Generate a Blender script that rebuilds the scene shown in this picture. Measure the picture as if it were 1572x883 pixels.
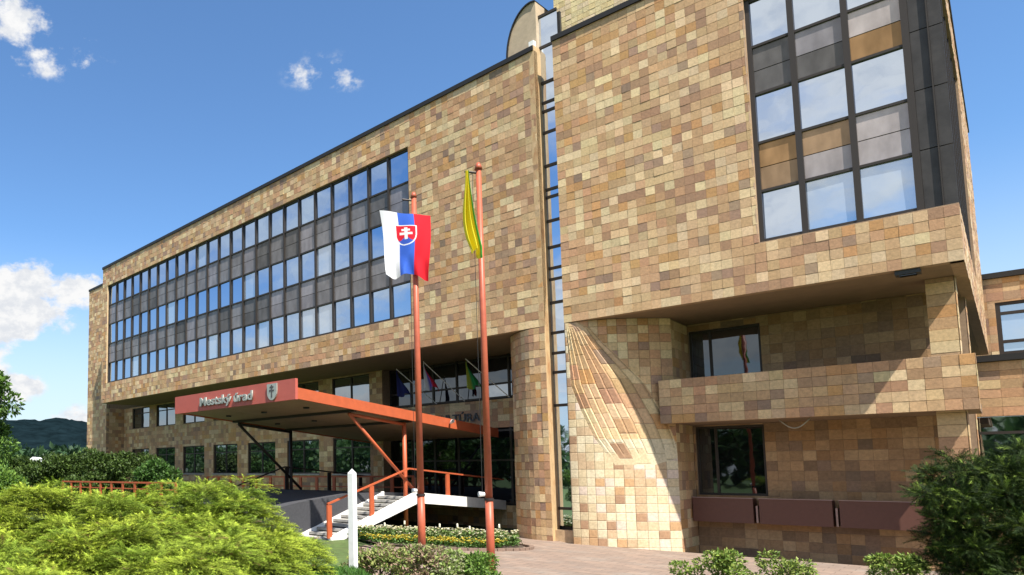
import bpy, bmesh, math, random
import numpy as np
from mathutils import Vector, Matrix

for o in list(bpy.data.objects): bpy.data.objects.remove(o)
SC = bpy.context.scene
COL = SC.collection
rnd = random.Random(7)
RNG = np.random.default_rng(11)

# ------------------------------------------------------------------ camera
FPX, PITCH, YAW = 1058.49, math.radians(4.86), math.radians(48.952)
EYE = Vector((0, 0, 2.95))
FW = Vector((-math.sin(YAW)*math.cos(PITCH), math.cos(YAW)*math.cos(PITCH), math.sin(PITCH)))
RT = Vector((math.cos(YAW), math.sin(YAW), 0)); UP = RT.cross(FW)
cam = bpy.data.cameras.new("camera"); camo = bpy.data.objects.new("camera", cam); COL.objects.link(camo)
cam.sensor_fit = 'HORIZONTAL'; cam.sensor_width = 36; cam.lens = 36*FPX/1572
cam.shift_x = (786-345)/1572; cam.shift_y = (635-441.5)/1572
cam.clip_start = .1; cam.clip_end = 12000
m = Matrix((RT, UP, -FW)).transposed().to_4x4(); m.translation = EYE
camo.matrix_world = m
SC.camera = camo

# ------------------------------------------------------------------ light
SUN = Vector((.501, -.226, .835)).normalized()
SC.view_settings.view_transform = 'Standard'; SC.view_settings.look = 'None'
SC.view_settings.gamma = 1; SC.view_settings.use_curve_mapping = False
SC.view_settings.exposure = 0.95
SC.render.engine = 'CYCLES'
SC.cycles.max_bounces = 6; SC.cycles.diffuse_bounces = 2; SC.cycles.glossy_bounces = 3
SC.cycles.sample_clamp_indirect = 6
sl = bpy.data.lights.new("sun", 'SUN'); sl.energy = 5.0; sl.angle = math.radians(.5); sl.color = (1, .95, .86)
so = bpy.data.objects.new("sun", sl); COL.objects.link(so)
so.rotation_euler = (-SUN).to_track_quat('-Z', 'Y').to_euler(); so.location = (20, -15, 40)

W = bpy.data.worlds.new("World"); SC.world = W; W.use_nodes = True
nt = W.node_tree; nt.nodes.clear()
def N(t, **kw):
    n = nt.nodes.new(t)
    for k, v in kw.items():
        if k in n.bl_rna.properties and k != 'inputs': setattr(n, k, v)
    return n
def M(op, a, b=None, c=None):
    n = nt.nodes.new('ShaderNodeMath'); n.operation = op
    for i, v in enumerate((a, b, c)):
        if v is None: continue
        if isinstance(v, (int, float)): n.inputs[i].default_value = v
        else: nt.links.new(v, n.inputs[i])
    return n.outputs[0]
def SMOOTH(v, a, b):
    n = nt.nodes.new('ShaderNodeMapRange'); n.interpolation_type = 'SMOOTHSTEP'
    nt.links.new(v, n.inputs[0]); n.inputs[1].default_value = a; n.inputs[2].default_value = b
    return n.outputs[0]
def VM(op, a, b=None):
    n = nt.nodes.new('ShaderNodeVectorMath'); n.operation = op
    for i, v in enumerate((a, b)):
        if v is None: continue
        if isinstance(v, tuple): n.inputs[i].default_value = v
        else: nt.links.new(v, n.inputs[i])
    return n
sky = N('ShaderNodeTexSky'); sky.sky_type = 'NISHITA'; sky.sun_disc = False
sky.sun_elevation = math.asin(SUN.z); sky.sun_rotation = math.atan2(SUN.x, SUN.y)
sky.air_density = 1.0; sky.dust_density = .4; sky.ozone_density = 3.0; sky.altitude = 300
tc = N('ShaderNodeTexCoord'); D = tc.outputs['Generated']
sep = N('ShaderNodeSeparateXYZ'); nt.links.new(D, sep.inputs[0])
def noise(vec, scale, detail=6, rough=.6):
    n = N('ShaderNodeTexNoise'); n.inputs['Scale'].default_value = scale
    n.inputs['Detail'].default_value = detail; n.inputs['Roughness'].default_value = rough
    nt.links.new(vec, n.inputs['Vector']); return n.outputs['Fac']
stretch = VM('MULTIPLY', D, (1, 1, 1.5)).outputs[0]
nz = noise(stretch, 17, 8, .62)
nzf = noise(stretch, 36, 6, .65)
# single clouds standing in the north-west, the way they stood that day: direction, half width, softness
CL = [((-.770, .332, .545), .050, 1.2), ((-.771, .368, .520), .040, .45), ((-.752, .399, .53), .035, .3),
      ((-.566, .644, .514), .026, .26), ((-.551, .661, .5105), .022, .16), ((-.536, .676, .505), .020, .30),
      ((-.874, .408, .258), .062, 1.6), ((-.889, .371, .255), .066, 1.6), ((-.848, .465, .255), .05, 1.5), ((-.893, .39, .215), .085, 2.0),
      ((-.911, .394, .118), .05, 1.1), ((-.93, .36, .15), .07, 1.4), ((-.872, .483, .072), .05, .8), ((-.86, .5, .06), .06, .8)]
cl = None
for d, r, s in CL:
    dist = VM('LENGTH', VM('MULTIPLY', VM('SUBTRACT', D, d).outputs[0], (1, 1, 1.9)).outputs[0]).outputs['Value']
    v = M('MULTIPLY', M('SUBTRACT', 1.0, M('DIVIDE', dist, r)), s)
    v = M('MAXIMUM', v, -1.2)
    cl = v if cl is None else M('MAXIMUM', cl, v)
shape = M('ADD', cl, M('MULTIPLY', M('SUBTRACT', nz, .49), 3.9))
c1 = SMOOTH(shape, .05, .75)
gate = SMOOTH(cl, -.25, .1); c1 = M('MULTIPLY', c1, gate)
# broken fair-weather cumulus over the town, south of the building
zz = M('ADD', sep.outputs[2], .22)
pl = N('ShaderNodeCombineXYZ')
nt.links.new(M('DIVIDE', sep.outputs[0], zz), pl.inputs[0]); nt.links.new(M('DIVIDE', sep.outputs[1], zz), pl.inputs[1])
co = VM('ADD', pl.outputs[0], (9.0, 9.0, 0)); co.name = 'cloud_offset'
big = noise(co.outputs[0], 1.3, 8, .55)
south = SMOOTH(M('ADD', M('MULTIPLY', sep.outputs[1], -1.0), M('MULTIPLY', sep.outputs[0], .25)), -.1, .5)
up_ = SMOOTH(sep.outputs[2], .95, .5)
c2 = M('MULTIPLY', M('MULTIPLY', SMOOTH(big, .43, .57), south), up_)
cc = M('MINIMUM', M('MAXIMUM', c1, c2), 1.0)
shade = N('ShaderNodeMixRGB'); nt.links.new(SMOOTH(nzf, .35, .6), shade.inputs[0])
shade.inputs[1].default_value = (.80, .83, .88, 1); shade.inputs[2].default_value = (1, 1, 1, 1)
skyt = N('ShaderNodeMixRGB'); skyt.blend_type = 'MULTIPLY'; skyt.inputs[0].default_value = 1
nt.links.new(sky.outputs[0], skyt.inputs[1]); skyt.inputs[2].default_value = (.79, 1.01, 1.15, 1)
hz = N('ShaderNodeMixRGB'); nt.links.new(M('MULTIPLY', SMOOTH(sep.outputs[2], .34, .02), .85), hz.inputs[0])
nt.links.new(skyt.outputs[0], hz.inputs[1]); hz.inputs[2].default_value = (4.1, 4.7, 5.0, 1)
bg1 = N('ShaderNodeBackground'); bg1.inputs[1].default_value = .098; nt.links.new(hz.outputs[0], bg1.inputs[0])
bg2 = N('ShaderNodeBackground'); bg2.inputs[1].default_value = .50; nt.links.new(shade.outputs[0], bg2.inputs[0])
mx = N('ShaderNodeMixShader'); nt.links.new(cc, mx.inputs[0]); nt.links.new(bg1.outputs[0], mx.inputs[1]); nt.links.new(bg2.outputs[0], mx.inputs[2])
wo = N('ShaderNodeOutputWorld'); nt.links.new(mx.outputs[0], wo.inputs[0])

# ------------------------------------------------------------------ materials
def mat(name, col, rough=.6, metal=0., spec=.4, var=0., vscale=8., bump=0., bscale=40., attr=False, trans=0., dirt=None, dscale=1.2, damt=.0, stretch=(1, 1, 1), dstretch=(1, 1, 1)):
    m = bpy.data.materials.new(name); m.use_nodes = True; t = m.node_tree; L = t.links
    b = t.nodes['Principled BSDF']; b.inputs['Roughness'].default_value = rough
    b.inputs['Metallic'].default_value = metal; b.inputs['Specular IOR Level'].default_value = spec
    geo = t.nodes.new('ShaderNodeNewGeometry')
    mp = t.nodes.new('ShaderNodeVectorMath'); mp.operation = 'MULTIPLY'; L.new(geo.outputs['Position'], mp.inputs[0]); mp.inputs[1].default_value = stretch
    if attr:
        a = t.nodes.new('ShaderNodeAttribute'); a.attribute_name = 'tint'; c = a.outputs['Color']
    else:
        r = t.nodes.new('ShaderNodeRGB'); r.outputs[0].default_value = (*col, 1); c = r.outputs[0]
    if var:
        n = t.nodes.new('ShaderNodeTexNoise'); n.inputs['Scale'].default_value = vscale; n.inputs['Detail'].default_value = 6; n.inputs['Roughness'].default_value = .65
        L.new(mp.outputs[0], n.inputs['Vector'])
        mr = t.nodes.new('ShaderNodeMapRange'); mr.inputs[1].default_value = .3; mr.inputs[2].default_value = .7
        mr.inputs[3].default_value = 1-var; mr.inputs[4].default_value = 1+var; L.new(n.outputs['Fac'], mr.inputs[0])
        mu = t.nodes.new('ShaderNodeVectorMath'); mu.operation = 'SCALE'; L.new(c, mu.inputs[0]); L.new(mr.outputs[0], mu.inputs['Scale']); c = mu.outputs[0]
    if dirt:
        mq = t.nodes.new('ShaderNodeVectorMath'); mq.operation = 'MULTIPLY'; L.new(mp.outputs[0], mq.inputs[0]); mq.inputs[1].default_value = dstretch
        n = t.nodes.new('ShaderNodeTexNoise'); n.inputs['Scale'].default_value = dscale; n.inputs['Detail'].default_value = 7; n.inputs['Roughness'].default_value = .7
        L.new(mq.outputs[0], n.inputs['Vector'])
        mr = t.nodes.new('ShaderNodeMapRange'); mr.inputs[1].default_value = .5; mr.inputs[2].default_value = .72; mr.inputs[4].default_value = damt; L.new(n.outputs['Fac'], mr.inputs[0])
        mi = t.nodes.new('ShaderNodeMix'); mi.data_type = 'RGBA'; L.new(mr.outputs[0], mi.inputs[0]); L.new(c, mi.inputs[6]); mi.inputs[7].default_value = (*dirt, 1); c = mi.outputs[2]
    L.new(c, b.inputs['Base Color'])
    if bump:
        n = t.nodes.new('ShaderNodeTexNoise'); n.inputs['Scale'].default_value = bscale; n.inputs['Detail'].default_value = 5; L.new(mp.outputs[0], n.inputs['Vector'])
        bu = t.nodes.new('ShaderNodeBump'); bu.inputs['Strength'].default_value = bump; bu.inputs['Distance'].default_value = .02
        L.new(n.outputs['Fac'], bu.inputs['Height']); L.new(bu.outputs[0], b.inputs['Normal'])
    if trans:
        tr = t.nodes.new('ShaderNodeBsdfTranslucent'); L.new(c, tr.inputs['Color'])
        ms = t.nodes.new('ShaderNodeMixShader'); ms.inputs[0].default_value = trans
        out = t.nodes['Material Output']; L.new(b.outputs[0], ms.inputs[1]); L.new(tr.outputs[0], ms.inputs[2]); L.new(ms.outputs[0], out.inputs[0])
    return m
def coated(name, base, mirror, amt, rough=.02, var=0., attr=False):
    """reflective coated glass: a dark body under a tinted mirror layer"""
    m = bpy.data.materials.new(name); m.use_nodes = True; t = m.node_tree; L = t.links; t.nodes.remove(t.nodes['Principled BSDF'])
    df = t.nodes.new('ShaderNodeBsdfDiffuse'); df.inputs[0].default_value = (*base, 1)
    gl = t.nodes.new('ShaderNodeBsdfGlossy'); gl.inputs[0].default_value = (*mirror, 1); gl.inputs['Roughness'].default_value = rough
    if attr:
        a = t.nodes.new('ShaderNodeAttribute'); a.attribute_name = 'tint'
        geo = t.nodes.new('ShaderNodeNewGeometry'); vm = t.nodes.new('ShaderNodeVectorMath'); vm.operation = 'MULTIPLY'
        L.new(geo.outputs['Position'], vm.inputs[0]); vm.inputs[1].default_value = (1.6, 1.6, .7)
        n = t.nodes.new('ShaderNodeTexNoise'); n.inputs['Scale'].default_value = 1.6; n.inputs['Detail'].default_value = 7; L.new(vm.outputs[0], n.inputs['Vector'])
        mr = t.nodes.new('ShaderNodeMapRange'); mr.inputs[1].default_value = .3; mr.inputs[2].default_value = .7; mr.inputs[3].default_value = .78; mr.inputs[4].default_value = 1.2; L.new(n.outputs['Fac'], mr.inputs[0])
        sc = t.nodes.new('ShaderNodeVectorMath'); sc.operation = 'SCALE'; L.new(a.outputs['Color'], sc.inputs[0]); L.new(mr.outputs[0], sc.inputs['Scale'])
        L.new(sc.outputs[0], df.inputs[0]); L.new(sc.outputs[0], gl.inputs[0])
    g2 = t.nodes.new('ShaderNodeNewGeometry'); wn = t.nodes.new('ShaderNodeTexNoise'); wn.inputs['Scale'].default_value = .9; wn.inputs['Detail'].default_value = 2; L.new(g2.outputs['Position'], wn.inputs['Vector'])
    bu = t.nodes.new('ShaderNodeBump'); bu.inputs['Strength'].default_value = .16; bu.inputs['Distance'].default_value = .02; L.new(wn.outputs['Fac'], bu.inputs['Height']); L.new(bu.outputs[0], gl.inputs['Normal'])
    mx = t.nodes.new('ShaderNodeMixShader'); mx.inputs[0].default_value = amt
    L.new(df.outputs[0], mx.inputs[1]); L.new(gl.outputs[0], mx.inputs[2]); L.new(mx.outputs[0], t.nodes['Material Output'].inputs[0])
    return m

TILE = mat('glazed_stone_tile', (0, 0, 0), .55, spec=.3, attr=True, var=.20, vscale=11, bump=.4, bscale=26, dirt=(.17, .115, .075), dscale=1.5, damt=.17, dstretch=(1.4, 1.4, .16))
MORTAR = mat('mortar', (.31, .21, .135), .9, var=.2)
COPING = mat('dark_metal_coping', (.028, .026, .025), .5, .3)
SOFFIT = mat('brown_soffit_render', (.20, .135, .085), .8, var=.12, vscale=1.5)
FRAME = mat('dark_bronze_frame', (.052, .043, .037), .45, .4)
GLASS = coated('blue_reflective_glass', (.02, .03, .05), (.72, .80, .90), .82)
GLASS_BLUE = coated('deep_blue_reflective_glass', (.02, .035, .06), (.52, .66, .84), .80)
GLASS_CLEAR = coated('dark_window_glass', (.008, .010, .012), (.75, .82, .88), .42)
GLASS_DARK = coated('shaded_glass', (.006, .006, .007), (.6, .68, .75), .16)
CURTAIN_GLASS = coated('pane_with_curtain', (.34, .40, .48), (.75, .82, .9), .55)
SPANDREL = coated('spandrel_panel_glass', (.1, .1, .1), (1, 1, 1), .35, .12, attr=True)
DARKPANEL = mat('dark_cladding_panel', (.05, .045, .042), .42, .2, var=.3, vscale=2)
RED = mat('red_oxide_paint', (.45, .10, .04), .45, var=.10, vscale=3, dirt=(.27, .07, .04), dscale=2.5, damt=.25)
SIGNRED = mat('faded_sign_red_paint', (.46, .105, .08), .45, var=.07, vscale=2.5)
POLE = mat('orange_red_pole_paint', (.42, .098, .05), .45, var=.14, vscale=4, dirt=(.28, .08, .045), dscale=3, damt=.2)
STEEL_AND_SHADE = mat('dark_steel_and_shaded_red', (.04, .03, .028), .5, .3)  # bare dark steel, also the left canopy struts with shade in their colour
GALV = mat('grey_metal_lettering', (.42, .44, .40), .4, .4, var=.1)
LETTER = mat('dark_lettering', (.075, .07, .07), .5)
WHITE = mat('white_painted_concrete', (.82, .80, .76), .7, var=.06, vscale=4, dirt=(.45, .42, .38), dscale=2.2, damt=.25)
STEP = mat('stained_white_step', (.40, .385, .36), .8, var=.12, vscale=5, dirt=(.16, .15, .14), dscale=4.5, damt=.75)
WHITEPAINT = mat('white_post_paint', (.85, .84, .82), .5, var=.04, dirt=(.45, .45, .42), dscale=5, damt=.3)
ASPHALT = mat('asphalt', (.055, .055, .062), .85, var=.18, vscale=10, bump=.3, bscale=80)
PAVE = mat('pink_stone_paving', (.25, .185, .145), .75, var=.13, vscale=2.2, bump=.2, bscale=25, dirt=(.28, .25, .215), dscale=.7, damt=.6)
def joints(m, sx, sy, dark):
    t = m.node_tree; L = t.links; b = t.nodes['Principled BSDF']; src = b.inputs['Base Color'].links[0].from_socket
    g = t.nodes.new('ShaderNodeNewGeometry'); br = t.nodes.new('ShaderNodeTexBrick'); L.new(g.outputs['Position'], br.inputs['Vector'])
    br.inputs['Scale'].default_value = 1; br.inputs['Brick Width'].default_value = sx; br.inputs['Row Height'].default_value = sy; br.inputs['Mortar Size'].default_value = .012
    br.inputs['Color1'].default_value = (.88, .88, .88, 1); br.inputs['Color2'].default_value = (1.12, 1.08, 1.04, 1); br.inputs['Mortar'].default_value = (dark, dark, dark, 1)
    mu = t.nodes.new('ShaderNodeMix'); mu.data_type = 'RGBA'; mu.blend_type = 'MULTIPLY'; mu.inputs[0].default_value = 1
    L.new(src, mu.inputs[6]); L.new(br.outputs['Color'], mu.inputs[7]); L.new(mu.outputs[2], b.inputs['Base Color'])
joints(PAVE, .62, .41, .55)
KERB = mat('brick_edging', (.20, .135, .10), .8, var=.25, vscale=9)
SOIL = mat('soil', (.07, .05, .035), .95, var=.3, vscale=12)
GRASS = mat('meadow_ground', (.075, .115, .03), .9, var=.35, vscale=3, dirt=(.12, .10, .05), dscale=.9, damt=.4)
FOREST = mat('far_forest', (.0065, .0135, .0165), 1., spec=0., var=.45, vscale=.035, bump=1., bscale=.05)
BROWNBOX = mat('brown_planter_enamel', (.115, .05, .036), .5, var=.08)
BARK = mat('bark', (.09, .06, .04), .9, var=.3, vscale=10)
LEAF = mat('leaf', (0, 0, 0), .55, spec=.3, attr=True, trans=.22)
NEEDLE = mat('conifer_needles', (0, 0, 0), .7, spec=.15, attr=True, trans=.12)
PETAL = mat('petal', (0, 0, 0), .6, attr=True, trans=.25)
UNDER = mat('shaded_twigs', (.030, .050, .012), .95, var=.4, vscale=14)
FLAGM = mat('flag_cloth', (0, 0, 0), .75, spec=.15, attr=True, trans=.2)
LAMP = mat('dark_lamp_housing', (.03, .03, .03), .5)
WHITEMETAL = mat('white_enamel', (.8, .8, .78), .4)

# ------------------------------------------------------------------ mesh helpers
ORG = {}
def tag(o, label=None, cat=None, group=None, kind=None):
    if label: o['label'] = label
    if cat: o['category'] = cat
    if group: o['group'] = group
    if kind: o['kind'] = kind
    return o
def empty(name, loc, label=None, cat=None, group=None):
    o = bpy.data.objects.new(name, None); COL.objects.link(o); o.location = loc; o.empty_display_size = .3
    ORG[o.name] = Vector(loc); return tag(o, label, cat, group)
def link(name, me, parent=None, origin=None):
    o = bpy.data.objects.new(name, me); COL.objects.link(o)
    if parent is not None:
        o.parent = parent; ORG[o.name] = ORG[parent.name]
    else:
        ORG[o.name] = Vector(origin or (0, 0, 0)); o.location = ORG[o.name]
    return o
def mesh_np(name, V, faces_flat, sizes, mats, org, midx=None, tint=None, smooth=False):
    V = np.asarray(V, np.float32) - np.asarray(org, np.float32)
    me = bpy.data.meshes.new(name)
    me.vertices.add(len(V)); me.vertices.foreach_set('co', V.ravel())
    faces_flat = np.asarray(faces_flat, np.int32); sizes = np.asarray(sizes, np.int32)
    me.loops.add(len(faces_flat)); me.loops.foreach_set('vertex_index', faces_flat)
    me.polygons.add(len(sizes)); st = np.concatenate([[0], np.cumsum(sizes)[:-1]]).astype(np.int32)
    me.polygons.foreach_set('loop_start', st); me.polygons.foreach_set('loop_total', sizes)
    for mm in mats: me.materials.append(mm)
    if midx is not None: me.polygons.foreach_set('material_index', np.asarray(midx, np.int32))
    me.polygons.foreach_set('use_smooth', np.full(len(sizes), bool(smooth)))
    me.update(calc_edges=True)
    if tint is not None:      # per-vertex colour (n,3)
        a = me.attributes.new('tint', 'FLOAT_COLOR', 'POINT')
        c = np.ones((len(V), 4), np.float32); c[:, :3] = tint; a.data.foreach_set('color', c.ravel())
    me.validate(); return me
class MB:
    """collects boxes, bars and sheets, then links them as ONE mesh object"""
    def __init__(s): s.v = []; s.f = []; s.m = []; s.t = []; s.cur = 0; s.col = (1, 1, 1)
    def poly(s, pts, faces):
        b = len(s.v); s.v += [tuple(p) for p in pts]; s.t += [s.col]*len(pts)
        for f in faces: s.f.append([b+i for i in f]); s.m.append(s.cur)
        return s
    def hexa(s, p):   # 8 points: bottom 4, top 4
        return s.poly(p, [(3, 2, 1, 0), (4, 5, 6, 7), (0, 1, 5, 4), (1, 2, 6, 5), (2, 3, 7, 6), (3, 0, 4, 7)])
    def box(s, F, a, b, c):
        P = [F(x, y, z) for z in c for x, y in ((a[0], b[0]), (a[1], b[0]), (a[1], b[1]), (a[0], b[1]))]
        return s.hexa(P)
    def bar(s, p, q, w, h, upv=Vector((0, 0, 1))):
        p, q = Vector(p), Vector(q); d = (q-p).normalized(); x = d.cross(upv)
        x = x.normalized() if x.length > 1e-4 else Vector((1, 0, 0)); y = x.cross(d).normalized()
        P = [e + x*(w/2*i) + y*(h/2*j) for e in (p, q) for i, j in ((-1, -1), (1, -1), (1, 1), (-1, 1))]
        return s.hexa(P)
    def tube(s, pts, r, n=10, r1=None, cap=True):
        pts = [Vector(p) for p in pts]; rings = []; k = len(pts)
        for i, p in enumerate(pts):
            d = (pts[min(i+1, k-1)]-pts[max(i-1, 0)]).normalized()
            a = d.cross(Vector((0, 0, 1)) if abs(d.z) < .9 else Vector((1, 0, 0))).normalized(); b = d.cross(a)
            rr = r if r1 is None else r+(r1-r)*i/(k-1)
            rings.append([p+a*(rr*math.cos(2*math.pi*j/n))+b*(rr*math.sin(2*math.pi*j/n)) for j in range(n)])
        V = [v for q in rings for v in q]; Fc = []
        for i in range(k-1):
            for j in range(n): Fc.append((i*n+j, i*n+(j+1) % n, (i+1)*n+(j+1) % n, (i+1)*n+j))
        if cap: Fc += [tuple(range(n))[::-1], tuple((k-1)*n+j for j in range(n))]
        return s.poly(V, Fc)
    def build(s, name, mats, parent=None, origin=None, smooth=False, tint=False, bevel=0):
        if not isinstance(mats, (list, tuple)): mats = [mats]
        org = ORG[parent.name] if parent is not None else Vector(origin or s.v[0])
        flat = [i for f in s.f for i in f]
        me = mesh_np(name, s.v, flat, [len(f) for f in s.f], mats, org, s.m, np.array(s.t) if tint else None, smooth)
        if bevel:
            bm = bmesh.new(); bm.from_mesh(me); bmesh.ops.recalc_face_normals(bm, faces=bm.faces)
            bmesh.ops.bevel(bm, geom=[e for e in bm.edges if e.is_manifold and e.calc_face_angle(0) > .6], offset=bevel, segments=2, affect='EDGES', profile=.6)
            bm.to_mesh(me); bm.free()
        return link(name, me, parent, org)
def WF(x, y, z): return (x, y, z)
H0 = (-13.419, 30.0); DL = (.99727, -.07389); NL = (-.07389, -.99727)
def LF(u, o, z): return (H0[0]+DL[0]*u+NL[0]*o, H0[1]+DL[1]*u+NL[1]*o, z)
def rect_minus(r, holes):
    out = [r]
    for h in holes:
        nx = []
        for a in out:
            x0, x1, y0, y1 = a; p0, p1, q0, q1 = max(x0, h[0]), min(x1, h[1]), max(y0, h[2]), min(y1, h[3])
            if p0 >= p1 or q0 >= q1: nx.append(a); continue
            if q0 > y0: nx.append((x0, x1, y0, q0))
            if q1 < y1: nx.append((x0, x1, q1, y1))
            if p0 > x0: nx.append((x0, p0, q0, q1))
            if p1 < x1: nx.append((p1, x1, q0, q1))
        out = nx
    return out
PALETTE = [((.64, .48, .28), 16), ((.57, .395, .22), 24), ((.49, .31, .165), 27), ((.48, .275, .15), 13), ((.49, .275, .115), 9), ((.38, .225, .13), 10), ((.35, .225, .15), 5), ((.27, .18, .125), 2)]
PCOL = [c for c, w in PALETTE]; PW = [w for c, w in PALETTE]
def tile_colour(r=rnd):
    c = r.choices(PCOL, PW)[0]; k = r.uniform(.9, 1.1); return tuple(x*k*r.uniform(.96, 1.04) for x in c)
TS, TZ = .335, .35
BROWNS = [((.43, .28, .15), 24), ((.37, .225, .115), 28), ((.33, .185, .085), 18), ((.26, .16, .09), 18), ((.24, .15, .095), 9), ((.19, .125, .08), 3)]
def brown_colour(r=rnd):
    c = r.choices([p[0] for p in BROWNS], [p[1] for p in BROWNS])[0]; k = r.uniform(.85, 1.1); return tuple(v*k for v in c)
YEL = [((.66, .54, .30), 40), ((.60, .47, .24), 30), ((.64, .50, .32), 20)]
def yellow_colour(r=rnd):
    c = r.choices([p[0] for p in YEL], [p[1] for p in YEL])[0]; k = r.uniform(.93, 1.05); return tuple(v*k for v in c)
class Tiles:
    """pieces of stone facing: each its own chamfered plate standing proud of the mortar"""
    def __init__(s): s.cells = []
    def grid(s, G, s0, s1, z0, z1, holes=(), ts=TS, tz=TZ, r=rnd, pick=None):
        j = 0; pick = pick or tile_colour
        while z0+j*tz < z1-.02:
            c, d = z0+j*tz, min(z0+(j+1)*tz, z1); i = 0; col = pick(r)
            while s0+i*ts < s1-.02:
                a, b = s0+i*ts, min(s0+(i+1)*ts, s1)
                if r.random() > .2: col = pick(r)              # kiln batches often lie side by side
                k = r.uniform(.95, 1.05)
                for q in rect_minus((a, b, c, d), holes):
                    if q[1]-q[0] > .04 and q[3]-q[2] > .04:
                        s.cells.append((G, q, tuple(v*k for v in col), r.uniform(-.005, .004), (r.uniform(-.003, .003), r.uniform(-.006, .006))))
                i += 1
            j += 1
        return s
    def build(s, name, parent, kind='stuff', cells=None):
        V = []; T = []; F = []; b = 0
        for G, (a, e, c, d), col, dep, (t1, t2) in (cells or s.cells):
            g, gz, k, kx = .0015, .004, .006, .002
            lo = [(a+g, c+gz), (e-g, c+gz), (e-g, d-gz), (a+g, d-gz)]
            for x, z in lo: V.append(G(x, z, -.014))
            for (x, z), tt in zip([(a+g+kx, c+gz+k), (e-g-kx, c+gz+k), (e-g-kx, d-gz-k), (a+g+kx, d-gz-k)], (-t1-t2, t1-t2, t1+t2, -t1+t2)): V.append(G(x, z, dep+tt))
            T += [col]*8
            F += [b+4, b+5, b+6, b+7, b, b+1, b+5, b+4, b+1, b+2, b+6, b+5, b+2, b+3, b+7, b+6, b+3, b, b+4, b+7]; b += 8
        me = mesh_np(name, V, F, [4]*(len(F)//4), [TILE], ORG[parent.name], None, np.array(T))
        o = link(name, me, parent)
        if kind: o['kind'] = kind
        return o
def wall_back(mb, G, rects, depth=.3):
    for a, b, c, d in rects:
        P = [G(x, z, e) for z in (c, d) for x, e in ((a, -.011), (b, -.011), (b, -depth), (a, -depth))]
        mb.hexa(P)

# ------------------------------------------------------------------ ground, plaza, hills
FH = Vector((-.75416, .65669, 0)); RH = Vector((.65669, .75416, 0))
def ss(x, a, b):
    t = min(1, max(0, (x-a)/(b-a))); return t*t*(3-2*t)
def ground_z(x, y):
    d = x*FH.x+y*FH.y; l = x*RH.x+y*RH.y
    zr = 1.3*(1-ss(d, 8.3, 15.5))
    zl = .12+1.08*(1-ss(d, 12.3, 17.5))
    w = 1-ss(l-.185*d, -.1, 1.2)
    z = zr*(1-w)+zl*w
    if y > 29.5 and x > -13: z -= .1*min(y-29.5, 6)
    return z
xs = sorted(set([-4000, -2500, -1400, -800, -400, -200, -120, -80, -60]+[-50+i*.8 for i in range(76)]+[11, 16, 25, 50, 100, 300, 900, 2500, 4000]))
ys = sorted(set([-4000, -1500, -500, -150, -60, -30, -15, -8, -4]+[-2+i*.6 for i in range(75)]+[45, 50, 60, 90, 150, 300, 700, 1500, 3000, 5000]))
V = [(x, y, ground_z(x, y)) for y in ys for x in xs]
nx = len(xs); Fc = [i for j in range(len(ys)-1) for k in range(nx-1) for i in (j*nx+k, j*nx+k+1, (j+1)*nx+k+1, (j+1)*nx+k)]
g = link('ground', mesh_np('ground', V, Fc, [4]*(len(Fc)//4), [GRASS], (0, 0, 0), smooth=True)); tag(g, kind='structure')
# plaza sheet following the ground
def sheet(name, xs, ys, f, lift, mt, keep=lambda x, y: True):
    V = [(x, y, f(x, y)+lift) for y in ys for x in xs]; n = len(xs); F = []
    for j in range(len(ys)-1):
        for k in range(n-1):
            if keep((xs[k]+xs[k+1])/2, (ys[j]+ys[j+1])/2): F += [j*n+k, j*n+k+1, (j+1)*n+k+1, (j+1)*n+k]
    o = link(name, mesh_np(name, V, F, [4]*(len(F)//4), [mt], (0, 0, 0), smooth=True)); tag(o, kind='structure'); return o
sheet('plaza', [-17+i*.4 for i in range(78)], [13+i*.4 for i in range(56)], ground_z, .03, PAVE,
      lambda x, y: (x*FH.x+y*FH.y) > 16.2 and (y > 20.3 or x > -13.2) and (x*RH.x+y*RH.y) > .19*(x*FH.x+y*FH.y)+.2)
# wooded hills far to the north-west
def hills(name, d0, dd, hmax, mt, seed, a0, a1, n=220):
    r = np.random.default_rng(seed); V = []; F = []; rows = 14
    ph = r.uniform(0, 6.28, 8)
    for i in range(n):
        a = a0+(a1-a0)*i/(n-1)
        h = hmax*(1+.05*math.sin(9*a+ph[0])+.035*math.sin(23*a+ph[1])+.018*math.sin(61*a+ph[2])+.010*math.sin(140*a+ph[3]))
        for j in range(rows):
            t = j/(rows-1); d = d0+dd*t
            z = h*math.sin(t*math.pi/2)**.8 if t < 1 else h
            z += r.normal(0, hmax*.012)*(.4+t) if j else 0
            V.append((d*math.sin(a), d*math.cos(a), z-4*(j == 0)))
    for i in range(n-1):
        for j in range(rows-1): F += [i*rows+j, (i+1)*rows+j, (i+1)*rows+j+1, i*rows+j+1]
    o = link(name, mesh_np(name, V, F, [4]*(len(F)//4), [mt], (0, 0, 0))); return tag(o, kind='structure')
hills('hills', 1150, 800, 136, FOREST, 3, math.radians(-110), math.radians(-20))

# ------------------------------------------------------------------ the town hall
HALL = empty('town_hall', (-12.9, 30, 0), 'long brown stone clad office building with ribbon windows and a big overhanging corner block', 'building')
XR, XL, ZS, ZT = -.68, -12.38, 9.3, 21.95
def GF(Y): return lambda s, z, d: (s, Y-d, z)                 # faces the viewer side (-Y)
def GL(off): return lambda s, z, d: LF(s, off+d, z)
def GS(X): return lambda s, z, d: (X+d, s, z)                  # faces +X

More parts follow.
